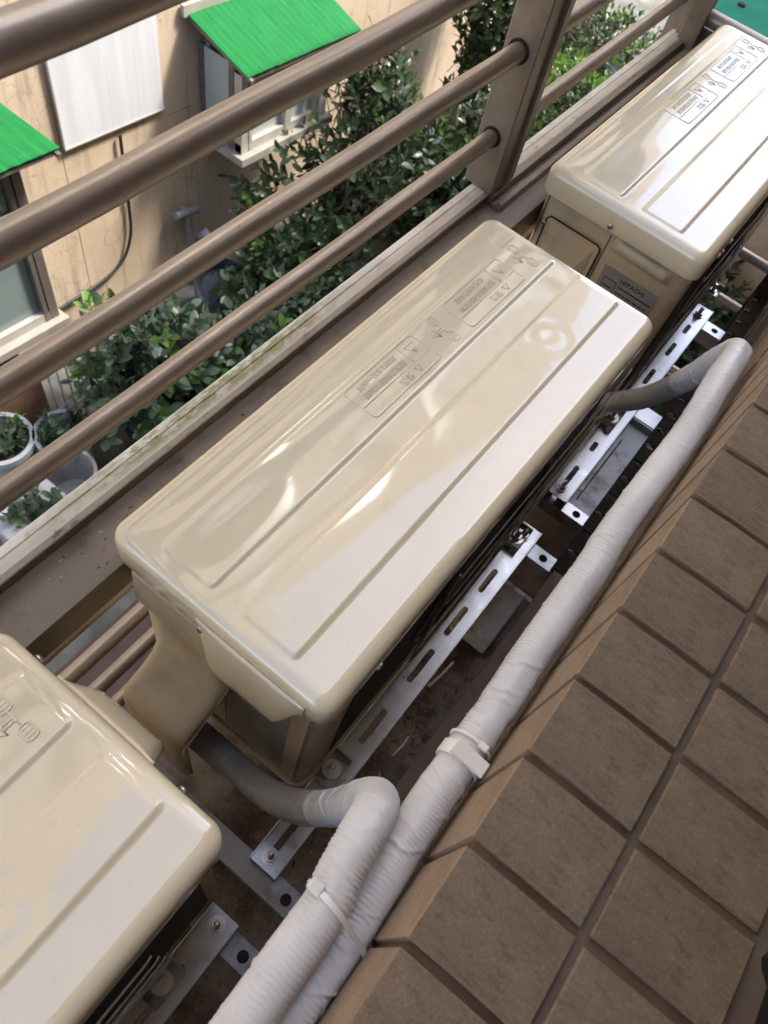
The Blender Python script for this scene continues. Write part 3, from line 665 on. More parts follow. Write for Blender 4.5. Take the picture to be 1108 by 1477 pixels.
part("cover_facet", MB().add([(-.034, -.0158, -.064), (.086, -.0158, -.064), (.089, -.0172, -.076), (.089, -.0178, -.128), (.078, -.0186, -.142), (-.026, -.0186, -.142), (-.038, -.0178, -.128), (-.038, -.0172, -.076),
     (-.030, -.0235, -.070), (.082, -.0235, -.070), (.083, -.0275, -.132), (-.030, -.0275, -.132)], [(8, 9, 10, 11), (0, 1, 9, 8), (1, 2, 9), (2, 3, 10, 9), (3, 4, 10), (4, 5, 11, 10), (5, 6, 11), (6, 7, 8, 11), (7, 0, 8)]), COVER, vc)
part("cover_lip", MB().tube([(.1125, -.020, -.205), (.1125, -.060, -.236), (.1125, -.099, -.262), (.1125, -.104, -.285)], .0022, 8), COVER, vc, smooth=True)
lb = part("rating_label", MB().box(.100, .232, -.0142, -.0126, -.418, -.095), LABELG, t2, loc=off)
part("label_border", MB().box(.0985, .1005, -.0150, -.0127, -.43, -.05), COVER, lb)
part("corner_strip", MB().box(.206, .229, -.0165, -.0143, -.42, -.06, .0005), BODY, t2, loc=off)
part("base_rim", MB().tube(rrect(-.05, .2445, -.014, .73, .022, -.440, 6), .005, 8, cap=False), BODY, t2, loc=off, smooth=True)
for (x, y, z, d) in ((.083, -.0288, -.038, (0, -1, 0)), (-.0592, .012, -.040, (-1, 0, 0)), (.2525, .065, -.040, (1, 0, 0))):
    screw(t2, x + off.x, y + off.y, z + off.z, d)
# far unit
t3, lid3, body3, off = aircon(.9475, "farthest beige air conditioner with a printed grey label on its near side", 11, (.05, .70), WIRE, (.04, .715))
ec = part("electrical_cover", MB().box(-.026, .083, -.0165, -.0125, -.33, -.088, .001), BODY, t3, loc=off)
part("cover_recess", MB().add([(-.018, -.0168, -.096), (.075, -.0168, -.096), (.075, -.0168, -.32), (-.018, -.0168, -.32), (.000, -.026, -.150), (.056, -.026, -.150), (.064, -.026, -.31), (-.008, -.026, -.31)],
     [(0, 1, 5, 4), (1, 2, 6, 5), (2, 3, 7, 6), (3, 0, 4, 7), (4, 5, 6, 7)]), BODY, ec)
part("cover_edge", MB().tube([(p[0], -.0168, p[1]) for p in rrect(-.027, .084, -.331, -.087, .010, 0)], .0014, 6, cap=False), DARKIRON, ec, smooth=True)
part("seam", MB().box(-.040, -.0385, -.0132, -.0122, -.43, -.05).box(.0885, .0898, -.0132, -.0122, -.43, -.06), DARKIRON, t3, loc=off)
hr = MB(); n = 24
for i in range(n + 1):
    s = i / n; x = .098 + .118 * s; e = max(0, min(1, min(s, 1 - s) / .13)); e = e * e * (3 - 2 * e)
    for j in range(9):
        tt_ = j / 8; hr.v.append((x, -.0128 - .012 * e * math.sin(PI * tt_) ** .7, -.052 - .030 * tt_ - .004 * s))
for i in range(n):
    for j in range(8): a = i * 9 + j; hr.f.append((a, a + 1, a + 10, a + 9))
part("handle_recess", hr, BODY, t3, loc=off, smooth=True, angle=70)
part("side_rib", MB().box(.094, .222, -.0140, -.0126, -.104, -.1005, .0005), BODY, t3, loc=off)
lb3 = part("rating_label", MB().box(.104, .214, -.0138, -.0126, -.31, -.112), LABELG, t3, loc=off)
tm = text_mesh("HITACHI", .0125, .0003, INK, 1.0)
obj("label_lettering", tm, lb3, (.166, -.0142, -.1255), (PI / 2, 0, 0))
lines = MB(); rs = random.Random(4)
for (y0_, x0_, x1_) in ((-.138, .142, .209),): lines.box(x0_, x1_, -.0143, -.0139, y0_ - .0012, y0_ + .0012)
for k in range(9):
    y_ = -.150 - k * .011; x_ = .142
    while x_ < .205:
        w = rs.uniform(.003, .012); lines.box(x_, min(.209, x_ + w), -.0143, -.0139, y_ - .0016, y_ + .0016); x_ += w + rs.uniform(.0015, .004)
for (a, b, c, d) in ((.112, .138, -.134, -.1325), (.112, .1132, -.20, -.134), (.1368, .138, -.20, -.134), (.112, .138, -.2, -.1988)): lines.box(a, b, -.0143, -.0139, c, d)
for k in range(4): lines.box(.116, .116 + rs.uniform(.008, .018), -.0143, -.0139, -.150 - k * .012, -.147 - k * .012)
part("label_print", lines, INK, lb3)
for (x, y, z, d) in ((.083, -.0288, -.036, (0, -1, 0)), (-.030, -.0168, -.105, (0, -1, 0)), (.2525, .06, -.038, (1, 0, 0)), (.2525, .115, -.038, (1, 0, 0)), (.2525, .085, -.044, (1, 0, 0))):
    screw(t3, x + off.x, y + off.y, z + off.z, d)
part("base_rim", MB().tube(rrect(-.05, .2445, -.014, .73, .022, -.440, 6), .005, 8, cap=False), BODY, t3, loc=off, smooth=True)
# near unit
t1, lid1, body1, off = aircon(-.901, "nearest beige air conditioner at lower left with pale guard wires on its front", 23, (.06, .628), WIREP, (.05, .70))
fl = tongue(t1, .020, .150, LY1, 1); fl.location = off
for (x, y, z, d) in ((-.012, .7448, -.036, (0, 1, 0)), (.185, .7448, -.036, (0, 1, 0))):
    screw(t1, x + off.x, y + off.y, z + off.z, d)

# ------------------------------------------------------------------ wrapped pipes and ties
def pipe(ctrl, r, label, seed, kinks=(), smooth_ranges=(), grey=0):  # grey: length of the first stretch with shade put into the tape colour
    STEP = .0009; pts = resample(spline(ctrl, 24), STEP); n = 56; rs = random.Random(seed); ph = 0; phs = []; T = len(pts) * STEP
    for i in range(len(pts)):
        ph += STEP / (.0042 * (1 + .28 * mnoise.noise((i * STEP * 9, seed, 0)))) * 2 * PI; phs.append(ph)
    creases = []; s0 = .02
    while s0 < T:
        s0 += rs.uniform(.003, .018); creases.append((s0, rs.uniform(0, 2 * PI), rs.uniform(-.9, .9), rs.uniform(.5, 1.6), rs.uniform(.0012, .0026), rs.uniform(.0005, .0013)))
    byring = [[c for c in creases if abs(c[0] - i * STEP) < .035] for i in range(len(pts))]
    def rf(i, a):
        s = i * STEP; c, d = math.cos(a), math.sin(a)
        amp = .00048 * max(.10, min(1, .36 + 1.7 * mnoise.noise((s * 9, c * 1.1, d * 1.1 + seed))))
        for q0, q1 in smooth_ranges:
            if q0 < s < q1: amp *= .15
        wob = 2.4 * mnoise.noise((s * 30, c * 2.0 + seed, d * 2.0))
        ring = amp * math.sin(phs[i] + wob + a)
        cr = 0
        for (cs, ca, sl, ln, w, h) in byring[i]:
            da = (a - ca + PI) % (2 * PI) - PI
            if abs(da) < ln:
                t = (s - cs - sl * da * r + .003 * mnoise.noise((da * 3, cs * 90, 0))) / w
                if abs(t) < 3: cr += h * math.exp(-t * t) * (1 - (da / ln) ** 2) - .5 * h * math.exp(-(t - 1.6) ** 2) * (1 - (da / ln) ** 2)
        lap = .0006 * (((s * 27 + a / (2 * PI)) % 1.0) ** 8)
        slow = .0012 * mnoise.noise((s * 12, c * 1.2 + seed * 2, d * 1.2))
        k = 0
        for (ks, kd) in kinks: k -= kd * math.exp(-((s - ks) / .006) ** 2) * (.75 + .5 * mnoise.noise((c * 2, d * 2, ks)))
        return r + ring + cr + slow + k + lap
    o = part("wrapped_pipe", MB().tube(pts, r, n, True, rf), (TAPE, TAPE_SHADED), smooth=True, angle=None)
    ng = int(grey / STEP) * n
    o.data.polygons.foreach_set("material_index", [1 if i < ng else 0 for i in range(len(o.data.polygons))])  # first stretch up to the bend gets the painted-in shade
    return tag(o, label, "pipe", "taped coolant pipes along the wall")
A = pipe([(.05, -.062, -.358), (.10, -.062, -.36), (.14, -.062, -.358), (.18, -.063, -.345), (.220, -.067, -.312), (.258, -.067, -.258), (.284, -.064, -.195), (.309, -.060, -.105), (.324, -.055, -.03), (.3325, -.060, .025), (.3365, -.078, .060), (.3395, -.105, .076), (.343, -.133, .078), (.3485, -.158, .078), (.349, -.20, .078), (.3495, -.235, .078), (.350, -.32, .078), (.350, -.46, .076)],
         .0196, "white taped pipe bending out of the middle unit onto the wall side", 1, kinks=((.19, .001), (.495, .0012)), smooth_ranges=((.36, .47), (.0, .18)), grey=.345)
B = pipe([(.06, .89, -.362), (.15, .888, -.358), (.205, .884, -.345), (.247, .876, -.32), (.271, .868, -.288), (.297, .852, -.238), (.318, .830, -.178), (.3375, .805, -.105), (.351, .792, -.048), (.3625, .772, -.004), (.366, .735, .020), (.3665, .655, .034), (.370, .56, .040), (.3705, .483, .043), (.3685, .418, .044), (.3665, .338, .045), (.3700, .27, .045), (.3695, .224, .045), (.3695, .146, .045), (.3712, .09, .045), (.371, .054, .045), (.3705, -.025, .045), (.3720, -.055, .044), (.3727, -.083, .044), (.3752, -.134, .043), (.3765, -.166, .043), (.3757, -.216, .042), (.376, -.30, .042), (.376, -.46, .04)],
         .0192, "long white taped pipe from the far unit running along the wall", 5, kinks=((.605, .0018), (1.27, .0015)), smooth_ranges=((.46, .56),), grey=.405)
# broad strap with block round the long pipe
st = thing("pipe_strap", "broad white strap with a square block clamped round the long pipe", "strap", (.3708, .012, .045))
ring = [(.0305 * math.cos(a), 0, .0305 * math.sin(a)) for a in np.linspace(0, 2 * PI, 33)]
thin = MB().tube([(.0206 * math.cos(a), .017, .0206 * math.sin(a)) for a in np.linspace(0, 2 * PI, 33)], .0018, 6, cap=False); part('thin_band', thin, TIE, st, smooth=True)
mb = MB()
for k, a in enumerate(np.linspace(0, 2 * PI, 33)):
    for (rr, yy) in ((.0200, -.0075), (.0222, -.007), (.0222, .007), (.0200, .0075)): mb.v.append((rr * math.cos(a), yy, rr * math.sin(a)))
for k in range(32):
    for j in range(4): a, b = k * 4 + j, k * 4 + (j + 1) % 4; mb.f.append((a, b, b + 4, a + 4))
part("band", mb, TIE, st, smooth=True, angle=40)
blk = part("block", MB().box(-.019, .018, -.0078, .0078, .0, .0034, .0010), TIE, st); blk.matrix_local = Matrix.Rotation(math.radians(10), 4, 'Y') @ Matrix.Translation((0.001, 0, .0205))
part("small_clip", MB().box(-.005, .005, .0135, .0205, .0205, .0245, .0012), TIE, st, loc=(.009, .0, -.003))
zt = thing("cable_tie", "narrow white cable tie holding the two taped pipes together", "cable tie", (.357, -.158, .06))
def hull2(c1, c2, r, n=16):
    d = (c2 - c1); L = d.length; u = d / L; w = Vector((-u.z, 0, u.x)); P = []
    for k in range(n + 1): a = -PI / 2 + PI * k / n; P.append(c2 + u * (r * math.cos(a)) + w * (r * math.sin(a)))
    for k in range(n + 1): a = PI / 2 + PI * k / n; P.append(c1 + u * (r * math.cos(a)) + w * (r * math.sin(a)))
    return P
c1, c2 = Vector((.3485 - .357, 0, .078 - .06)), Vector((.3763 - .357, 0, .043 - .06)); mb = MB()
H1, H2 = hull2(c1, c2, .0205), hull2(c1, c2, .0218); n = len(H1)
for p, q in zip(H1, H2):
    for v, y in ((p, -.0026), (q, -.0024), (q, .0024), (p, .0026)): mb.v.append((v.x, y + (v.x) * -.12, v.z))
for k in range(n):
    for j in range(4): a, b = k * 4 + j, k * 4 + (j + 1) % 4; a2, b2 = ((k + 1) % n) * 4 + j, ((k + 1) % n) * 4 + (j + 1) % 4; mb.f.append((a, b, b2, a2))
part("band", mb, TIE, zt, smooth=True, angle=40)
hd = part("head", MB().box(-.0058, .0058, -.0048, .0048, -.0045, .0045, .001), TIE, zt); hd.location = (-.0235, .003, .0345)
part("tail", MB().box(-.008, -.0015, -.0015, .0015, .001, .0022), TIE, zt, loc=(-.0235, .003, .0355))

# ------------------------------------------------------------------ neighbour building across the alley
def nz(y, z): return z - .058 * (y - 2.6)
def nbox(mb, x0, x1, y0, y1, z0, z1):
    b = MB().box(x0, x1, y0, y1, z0, z1); mb.add([(x, y, nz(y, z)) for x, y, z in b.v], b.f); return mb
nbh = thing("neighbour_building", "peach rendered house wall across the alley with cracked plaster and bay windows", "building", (-2.93, 3, -3.4))
no = Vector((2.93, -3, 3.4))
def np_(name, mb, m, parent=nbh, **k): return part(name, mb, m, parent, loc=no if parent is nbh else (0, 0, 0), **k)
np_("wall", MB().box(-3.3, -2.945, -6, 17, -3.5, 14.2), WALLP)
pan = [(-6, 1.908, -3.6, 13.5), (1.914, 17, -2.10, 13.5), (1.914, 17, -3.6, -2.105)]
for a, b, c, d in pan: np_("plaster_panel", nbox(MB(), -2.944, -2.9385, a, b, c, d), WALLP)
# cracks in the plaster: thin crooked grooves built as dark crevices
def crack(y, z, ang, n, step, r):
    P = [(-2.9375, y, z)]
    for i in range(n): ang += r.gauss(0, .45); y += step * math.cos(ang); z += step * math.sin(ang); P.append((-2.9375, y, z))
    return P
rk = random.Random(12); ck = MB()
CRM = mat("crack_dirt", (.27, .19, .13), (.34, .25, .175), rough=1)
for (y, z, a, nn) in ((2.35, -2.25, -1.5, 26), (2.75, -2.5, -1.1, 16), (4.6, -2.0, -.3, 22), (5.4, -2.1, -.4, 26), (4.9, -2.2, -1.4, 20), (2.5, -2.2, -1.5, 16), (5.0, -1.7, -.2, 20)):
    ck.tube(crack(y, nz(y, z), a, nn, .04, rk), .0012, 4)
np_("plaster_crack", ck, CRM, kind="stuff")
def window(x0, x1, y0, y1, z0, z1, panes, posts, sill, lab):
    f = MB(); nbox(f, x0 - .012, x0 - .004, y0 + .01, y1 - .01, z0 + .01, z1 - .01)
    w = np_("window", f, DARKIN)
    for (a, b, m) in posts: q = MB(); nbox(q, x0, x1, a, b, z0, z1); part("frame_bar", q, ALU if lab == 'L' else ALUG, w)
    for (a, b) in ((z0, z0 + .055), (z1 - .05, z1)): q = MB(); nbox(q, x0 + .004, x1 - .004, y0, y1, a, b); part("frame_bar", q, ALUG, w)
    for (a, b, m) in panes: p = MB(); nbox(p, x0 + .015, x0 + .022, a, b, z0 + .05, z1 - .05); part("pane", p, m, w)
    sl_ = MB(); nbox(sl_, -2.936, x1 + .045, y0 - .04, y1 + .03, z0 - .05, z0 - .002); part("sill", sl_, SILLM, w)
    return w
wr = window(-2.66, -2.60, 2.93, 3.745, -2.275, -1.735, [(3.03, 3.335, GLASS), (3.395, 3.635, GLASSB)], [(2.93, 2.985, 0), (3.0, 3.025, 0), (3.335, 3.39, 0), (3.635, 3.745, 0)], 1, 'R')
sp = MB(); nbox(sp, -2.90, -2.70, 2.936, 2.944, -2.22, -1.75); part("pane", sp, GLASS, wr)
sp = MB(); nbox(sp, -2.927, -2.90, 2.925, 2.955, -2.27, -1.74); nbox(sp, -2.70, -2.661, 2.925, 2.965, -2.27, -1.74); part("side_frame", sp, ALU, wr)
sp = MB(); nbox(sp, -2.927, -2.665, 3.72, 3.74, -2.27, -1.74); part("side_frame", sp, ALU, wr)
sp = MB(); nbox(sp, -2.927, -2.88, 2.96, 3.71, -2.27, -1.74); part("back_panel", sp, ALUG, wr)
wl = window(-2.66, -2.60, .55, 1.455, -2.705, -1.68, [(.60, 1.365, GLASST)], [(.55, .60, 0), (1.37, 1.395, 0), (1.405, 1.455, 0)], 1, 'L')
sp = MB(); nbox(sp, -2.927, -2.662, 1.425, 1.45, -2.70, -1.68); part("side_frame", sp, ALU, wl)
sp = MB(); nbox(sp, -2.62, -2.596, .60, 1.365, -2.04, -1.985); part("transom", sp, ALUG, wl)
for zf in (.9, 4.0, 7.0, 10.0):       # upper storeys, mirrored in the lids
    for y in (.4, 2.9, 5.6, 8.6, 11.6, 14.4):
        window(-2.93, -2.90, y, y + 1.3, zf, zf + 1.35, [(y + .06, y + .63, GLASST), (y + .70, y + 1.24, GLASSB)], [(y, y + .05, 0), (y + .64, y + .69, 0), (y + 1.25, y + 1.3, 0)], 1, 'L')
    np_("string_course", MB().box(-2.9375, -2.86, -6, 17, zf - .55, zf - .40), SILLM)
sh = thing("white_sheet", "white painted metal sheet fixed flat on the peach wall", "panel", (-2.92, 2.27, -2.0))
mb = MB(); nbox(mb, -2.9275, -2.915, 1.925, 2.618, -2.028, -1.30); part("sheet", mb, SHEETW, sh, loc=(2.92, -2.27, 2.0))
mb = MB(); nbox(mb, -2.9285, -2.91, 1.917, 1.9245, -2.035, -1.30); nbox(mb, -2.9285, -2.911, 1.917, 2.625, -2.037, -2.0285); part("edge_trim", mb, ALUG, sh, loc=(2.92, -2.27, 2.0))
def awning(y0, y1, zb, zf, xf, label):
    a = thing("green_awning", label, "awning", (-2.92, (y0 + y1) / 2, nz((y0 + y1) / 2, zb)), "green awnings over the neighbour's windows")
    loc = -Vector(a.location); mb = MB(); n = 130; m = 10
    for i in range(n + 1):
        y = y0 + (y1 - y0) * i / n
        for j in range(m + 1):
            x = -2.925 + (xf + 2.925) * j / m
            c = abs(math.sin(i * PI / 6.5)) ** 3 * .0025
            mb.v.append((x + .006 * mnoise.noise((y * 25, j * .1, 2)) * (j == m), y, nz(y, zb + (zf - zb) * j / m) + c + .004 * mnoise.noise((x * 5, y * 5, 0))))
    for i in range(n):
        for j in range(m): q = i * (m + 1) + j; mb.f.append((q, q + m + 1, q + m + 2, q + 1))
    o = part("roof_sheet", mb, GREEN, a, loc=loc, smooth=True, angle=60)
    md = o.modifiers.new("thick", 'SOLIDIFY'); md.thickness = .006; md.offset = -1
    f = MB(); 
    for y in (y0 + .01, y1 - .03): f.add(*(lambda b: ([(x, yy, nz(yy, z)) for x, yy, z in b.v], b.f))(MB().add([(-2.92, y, zb - .03), (-2.92, y + .02, zb - .03), (-2.92, y + .02, zb - .008), (-2.92, y, zb - .008), (xf + .02, y, zf - .03), (xf + .02, y + .02, zf - .03), (xf + .02, y + .02, zf - .008), (xf + .02, y, zf - .008)], [(0, 1, 2, 3), (4, 5, 6, 7), (0, 1, 5, 4), (1, 2, 6, 5), (2, 3, 7, 6), (3, 0, 4, 7)])))
    nbox(f, xf - .03, xf - .01, y0 + .035, y1 - .035, zf - .032, zf - .010)
    part("awning_frame", f, ALU, a, loc=loc)
    fl = MB(); nbox(fl, -2.929, -2.905, y0 - .03, y1 + .02, zb - .01, zb + .05); part("flashing", fl, SILLM, a, loc=loc)
awning(2.835, 3.855, -1.565, -1.705, -2.47, "green awning over the far bay window beside the white sheet")
awning(.2, 1.60, -1.640, -1.655, -2.47, "green awning at the left edge over the teal window")
dp = thing("drain_pipe", "grey drain pipe elbow sticking out of the peach wall", "pipe", (-2.9, 2.72, -2.78))
part("elbow", MB().tube(spline([(-2.93, 2.70, -2.775), (-2.87, 2.70, -2.775)], 2), .026, 14), PVC, dp, loc=(2.9, -2.72, 2.78), smooth=True)
part("arm", MB().tube([(-2.87, 2.60, -2.745), (-2.87, 2.80, -2.79)], .026, 14), PVC, dp, loc=(2.9, -2.72, 2.78), smooth=True)
part("downpipe", MB().tube([(-2.88, 2.72, -2.78), (-2.88, 2.735, -3.4)], .022, 14), PVC, dp, loc=(2.9, -2.72, 2.78), smooth=True)
part("vent_cup", MB().tube([(-2.93, 2.88, -3.08), (-2.83, 2.88, -3.12)], [.05, .04], 14), POTW, dp, loc=(2.9, -2.72, 2.78), smooth=True)
tag(part("cable", MB().tube(spline([(-2.915, 2.285, -2.06), (-2.915, 2.28, -2.3), (-2.915, 2.275, -2.55), (-2.912, 2.255, -2.73), (-2.912, 2.17, -2.88), (-2.912, 2.0, -2.945), (-2.912, 1.7, -2.955), (-2.912, 1.48, -2.96)], 8), .0095, 10), CABLE, smooth=True), "black cable looping down the peach wall past the drain pipe", "cable")

# ------------------------------------------------------------------ teal roof beyond the cage end
rf = thing("teal_roof", "teal green roof sheet with a dark bolt beyond the cage end", "roof", (-.2, 5.6, -1.25))
mb = MB(); nxr = 60
for i in range(nxr + 1):
    x = -.90 + 3.6 * i / nxr; h = .012 if (i % 12) == 0 else 0
    for (y, z) in ((4.62, -1.215), (8.2, -1.1)): mb.v.append((x, y, z + h))
for i in range(nxr): mb.f.append((2 * i, 2 * i + 2, 2 * i + 3, 2 * i + 1))
ro = part("roof_sheet", mb, TEAL, rf, loc=(.2, -5.6, 1.25)); md = ro.modifiers.new("thick", 'SOLIDIFY'); md.thickness = .02
part("edge_board", MB().box(-.92, -.902, 4.6, 8.2, -1.30, -1.10), TEAL, rf, loc=(.2, -5.6, 1.25))
part("support_wall", MB().box(-.75, 2.6, 4.9, 8.0, -3.4, -1.27), WALLP, rf, loc=(.2, -5.6, 1.25))
for (x, y) in ((-.66, 5.02), (-.86, 4.86), (-.25, 5.05), (-.1, 4.8)):
    part("roof_bolt", MB().lathe([(0, .03), (.02, .028), (.03, .012), (.05, .006), (.052, 0)], (x, y, -1.20), 16), DARKIRON, rf, loc=(.2, -5.6, 1.25), smooth=True)

# ------------------------------------------------------------------ plants
def leaf_mesh(l, w, m):
    mb = MB(); pr = [(0, .12), (.22, .75), (.5, 1.0), (.78, .75), (1.0, .08)]
    for (t, k) in pr: mb.v += [(-w * k * .5, l * t, .10 * w * k - .12 * l * t * t), (0, l * t, -.12 * l * t * t), (w * k * .5, l * t, .10 * w * k - .12 * l * t * t)]
    for i in range(4):
        for j in range(2): a = i * 3 + j; mb.f.append((a, a + 1, a + 4, a + 3))
    return mb
LM = {}
def get_leaf(key, l, w, m):
    if key not in LM: LM[key] = mesh("leaf", leaf_mesh(l, w, m), m, True)
    return LM[key]
def shrub(name, label, cat, base, rad, height, nspr, l, w, lm, lml, group, seed, single=40, young=.15, blobs=None, trunk=True, per=9, low=.15):
    rs = random.Random(seed); t = thing(name, label, cat, base, group); B = Vector(base)
    fol = [MB(), MB()]; st = MB(); singles = []
    camv = Vector((.316, -.224, .735))
    for s in range(nspr):
        if blobs:
            bx, by, bz, br = blobs[s % len(blobs)]
            d = Vector((rs.gauss(0, 1), rs.gauss(0, 1), rs.gauss(0, 1))).normalized() * (br * rs.uniform(.45, 1.0)); tip = Vector((bx, by, bz)) + d
            if tip.z < .03: tip.z = .03 + rs.random() * .1
        else:
            while True:
                d = Vector((rs.uniform(-1, 1), rs.uniform(-1, 1), rs.uniform(-1, 1)))
                if .25 < d.length < 1: break
            tip = Vector((d.x * rad, d.y * rad, height * (.5 + low / 2) + d.z * height * (.5 - low / 2)))
        out = Vector((tip.x * .6, tip.y * .6, rad * .55)).normalized(); out = (out + Vector((rs.gauss(0, .3), rs.gauss(0, .3), rs.gauss(0, .25)))).normalized()
        L_ = rs.uniform(.10, .2) * (l / .07)
        st.tube([tip - out * L_ * 1.4, tip], [.004, .002], 5)
        side = out.orthogonal().normalized()
        yg = rs.random() < young and tip.z > height * .35
        for k in range(per):
            f = k / per; p = tip - out * (L_ * (1 - f)); az = k * 2.4 + rs.uniform(-.3, .3)
            r_ = (Matrix.Rotation(az, 3, out) @ side); spread = 1.15 - .75 * f + rs.uniform(-.2, .2)
            dr = (out * math.cos(spread) + r_ * math.sin(spread)).normalized(); up = (out - dr * out.dot(dr)).normalized(); xx = dr.cross(up)
            sc = rs.uniform(.55, 1.2) * (1 - .35 * f)
            M = Matrix((( *[xx.x * sc, dr.x * sc, up.x * sc], p.x), (xx.y * sc, dr.y * sc, up.y * sc, p.y), (xx.z * sc, dr.z * sc, up.z * sc, p.z), (0, 0, 0, 1)))
            singles.append(((B + p - camv).length + rs.random() * .25, M, 1 if (yg and f > .35) else 0))
    singles.sort(key=lambda q: q[0])
    lk = [get_leaf((l, w, 0, lm.name), l, w, lm), get_leaf((l, w, 1, lml.name), l, w, lml)]
    base_l = leaf_mesh(l, w, None)
    for i, (dd, M, y) in enumerate(singles):
        if i < single:
            o = obj("leaf", lk[y], t); o.matrix_local = M
        else: fol[y].add([M @ Vector(v) for v in base_l.v], base_l.f)
    part("foliage", fol[0], lm, t, smooth=True, kind="stuff", angle=None)
    if fol[1].v: part("young_foliage", fol[1], lml, t, smooth=True, kind="stuff", angle=None)
    part("twigs", st, BARK, t, smooth=True, kind="stuff", angle=None)
    if trunk:
        tr = MB()
        for k in range(5):
            a = k * 1.3; e = Vector((math.cos(a) * rad * .5, math.sin(a) * rad * .5, height * .7))
            tr.tube([Vector((math.cos(a) * .04, math.sin(a) * .04, 0)), e * .5 + Vector((0, 0, .05)), e], [.022, .015, .006], 7)
        part("trunk", tr, BARK, t, smooth=True, angle=None)
    return t
GR = "shrubs growing in the alley"
G0 = -3.42
shrub("shrub", "glossy shrub with upright sprigs in front of the black cable", "shrub", (-2.05, 1.60, G0), .50, 1.22, 230, .105, .060, LEAFG, LEAFL, GR, 1, single=70, young=.22)
shrub("shrub", "low dark shrub under the middle rails beside the drain pipe", "shrub", (-1.75, 2.15, G0), .50, .95, 190, .10, .055, LEAFG, LEAFL, GR, 2, single=60, young=.08)
shrub("shrub", "large leafy shrub growing up beside the far bay window", "shrub", (-2.30, 3.75, G0), .72, 1.45, 470, .100, .046, LEAF, LEAFL, GR, 3, single=110, young=.15,
      blobs=[(0, .1, 1.10, .52), (-.1, -.5, .75, .50), (.15, .55, .75, .55), (.1, -.2, .45, .55), (-.05, .25, 1.35, .30), (.2, .9, .45, .5), (.1, -.75, .5, .4)])
shrub("shrub", "dark shrub hiding the slate blue basin under the bay window", "shrub", (-2.1, 2.75, G0), .45, .72, 230, .10, .055, LEAF, LEAFG, GR, 31, single=60, young=.1)
shrub("shrub", "dark low shrub just outside the ledge below the middle rails", "shrub", (-1.25, 2.6, G0), .55, .9, 190, .10, .055, LEAF, LEAFG, GR, 32, single=40, young=.15)
shrub("shrub", "wide shrub with bright young leaves in front of the post", "shrub", (-2.1, 5.0, G0), .8, 1.0, 380, .10, .046, LEAF, LEAFL, GR, 4, single=70, young=.3,
      blobs=[(0, 0, .55, .6), (-.2, .7, .55, .55), (.3, -.6, .4, .5), (.2, .5, .3, .6), (-.1, -.4, .75, .4)])
shrub("small_tree", "slim leafy tree standing against the peach wall by the post", "tree", (-2.5, 5.75, G0), .38, 1.9, 300, .09, .042, LEAF, LEAFL, GR, 5, single=40, young=.2, low=.35)
shrub("shrub", "sunlit low shrub seen through the second bay of rails", "shrub", (-1.95, 6.6, G0), .75, .7, 420, .085, .042, LEAFL, LEAFL, GR, 6, single=40, young=.6)
shrub("shrub", "dark green weeds behind the sunlit low shrub", "shrub", (-2.3, 8.0, G0), .9, .55, 420, .09, .045, LEAF, LEAFL, GR, 7, single=30, young=.35)
shrub("shrub", "spreading shrub at the foot of the corner post", "shrub", (-1.25, 5.6, G0), .75, 1.2, 380, .09, .036, LEAF, LEAFL, GR, 8, single=30, young=.3)
shrub("shrub", "shaded dark shrub below the end rails beside the far unit", "shrub", (.1, 4.3, G0), .75, 1.2, 420, .09, .05, LEAF, LEAFG, GR, 9, single=60, young=.3)
def strap_plant(loc, n, l, label, seed):
    rs = random.Random(seed); t = thing("strap_plant", label, "plant", loc)
    for k in range(n):
        a = k * 2.4; el = rs.uniform(.5, 1.3); L_ = l * rs.uniform(.6, 1.1); mb = MB(); d = Vector((math.cos(a), math.sin(a), 0)); sd = Vector((-d.y, d.x, 0)); m = 7
        for i in range(m):
            u = i / (m - 1); c = d * (math.cos(el) * L_ * u) + Vector((0, 0, math.sin(el) * L_ * u - .35 * L_ * u * u)); w = .02 * math.sin(PI * (.12 + .85 * u))
            mb.v += [tuple(c - sd * w), tuple(c + Vector((0, 0, -.006))), tuple(c + sd * w)]
        for i in range(m - 1):
            for j in range(2): q = i * 3 + j; mb.f.append((q, q + 1, q + 4, q + 3))
        part("leaf", mb, rs.choice([LEAFL, LEAFG, LEAF]), t, smooth=True)
strap_plant((-.30, 2.55, -.75), 22, .42, "pale strap leaved plant behind the corner post and the far unit", 3)
hp_ = thing("hanging_pot", "brown planter holding the strap leaved plant behind the corner post", "pot", (-.30, 2.55, -1.05))
part("pot_body", MB().lathe([(0, 0), (.11, 0), (.15, .26), (.16, .30), (.14, .30), (.13, .25), (0, .25)], n=24), POTB, hp_, smooth=True)
part("pot_stand", MB().box(-.03, .03, -.03, .03, -2.37, -.001), DARKIRON, hp_)

# potted plants on the alley floor at lower left
def potted(loc, r, h, m, label_p, label_pl, seed, square=False, l=.075, spr=26):
    p = thing("plant_pot", label_p, "pot", loc, "plant pots at the foot of the peach wall")
    if square: part("pot_body", MB().box(-r, r, -r, r, 0, h * .86, .01).box(-r - .02, r + .02, -r - .02, r + .02, h * .86 + .001, h, .008), m, p)
    else: part("pot_body", MB().lathe([(0, 0), (r * .72, 0), (r * .98, h * .9), (r * 1.08, h * .9), (r * 1.08, h), (r * .92, h), (r * .9, h * .88), (0, h * .88)], n=28), m, p, smooth=True, angle=40)
    part("soil", MB().lathe([(0, h * .9), (r * .88, h * .89)], n=20), SOIL, p)
    shrub("potted_plant", label_pl, "plant", (loc[0], loc[1], loc[2] + h * .88), r * 1.0, r * 1.3, spr, l, l * .55, LEAFG, LEAFL, None, seed, single=40, young=.15, trunk=False)
    return p
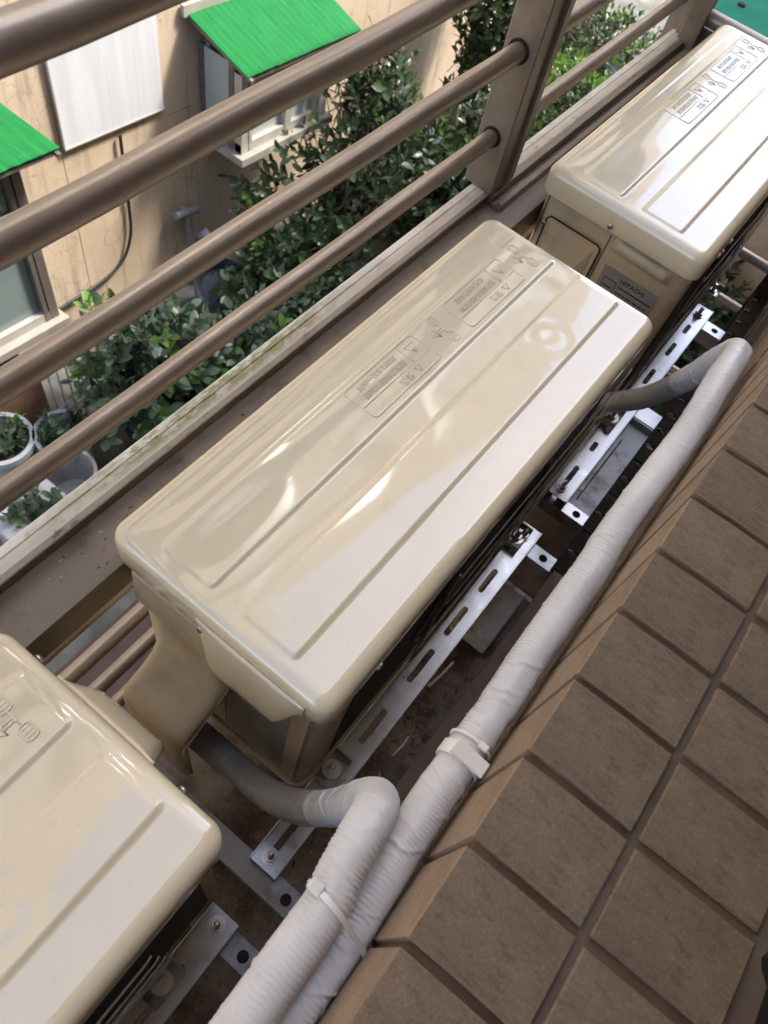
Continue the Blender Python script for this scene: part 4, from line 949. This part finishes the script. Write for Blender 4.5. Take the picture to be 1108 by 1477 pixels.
potted((-2.42, .80, G0), .17, .42, POTW, "white round pot in the far left corner below the teal window", "bushy plant in the white round pot below the teal window", 21)
potted((-2.22, 1.06, G0), .15, .42, POTW, "white pot half hidden by the rail next to the shrub", "small plant in the white pot next to the shrub", 22)
potted((-1.92, .62, G0), .17, .38, POTW, "white square planter at the left edge under the lowest rail", "grey green plant in the white square planter", 23, square=True)
bk = thing("white_bucket", "white bucket with a red mark standing behind the lowest rail", "bucket", (-2.02, .90, G0))
part("bucket_body", MB().lathe([(0, 0), (.13, 0), (.16, .36), (.17, .36), (.17, .39), (.15, .39), (.14, .1), (0, .1)], n=28), mat("grey_white_plastic", (.36, .34, .33), (.42, .4, .38), rough=.5), bk, smooth=True, angle=40)
part("red_mark", MB().box(-.035, .035, -.004, .004, -.03, .03, .003), RED, bk, loc=(.13, -.085, .27), rot=(0, 0, math.radians(57)))
cb = thing("crate", "brown crate standing against the wall below the teal window", "crate", (-2.72, 1.05, G0))
part("crate_body", MB().box(-.15, .15, -.16, .16, 0, .012).box(-.15, -.135, -.16, .16, .013, .5).box(.135, .15, -.16, .16, .013, .5).box(-.134, .134, -.16, -.145, .013, .5).box(-.134, .134, .145, .16, .013, .5), POTB, cb)
part("lid_board", MB().box(-.16, .16, -.17, .17, .501, .52, .003), POTB, cb)
wk = thing("wire_rack", "thin white wire rack beside the brown crate", "rack", (-2.45, 1.28, G0))
for k in range(4): part("wire", MB().tube([(0, -.09 + .06 * k, 0), (.01, -.09 + .06 * k, .62)], .006, 6), POTW, wk, smooth=True)
for zz in (.60, .3): part("cross_wire", MB().tube([(.008, -.11, zz), (.008, .11, zz)], .006, 6), POTW, wk, smooth=True)
bs = thing("basin", "slate blue plastic basin tilted against the wall among dark leaves", "basin", (-2.62, 2.72, G0 + .16))
b_ = part("bowl", MB().lathe([(0, 0), (.13, .0), (.185, .105), (.2, .11), (.19, .125), (.17, .11), (.12, .015), (0, .015)], n=32), BLUEP, bs, smooth=True, angle=40); b_.rotation_euler = (.3, .7, 0)
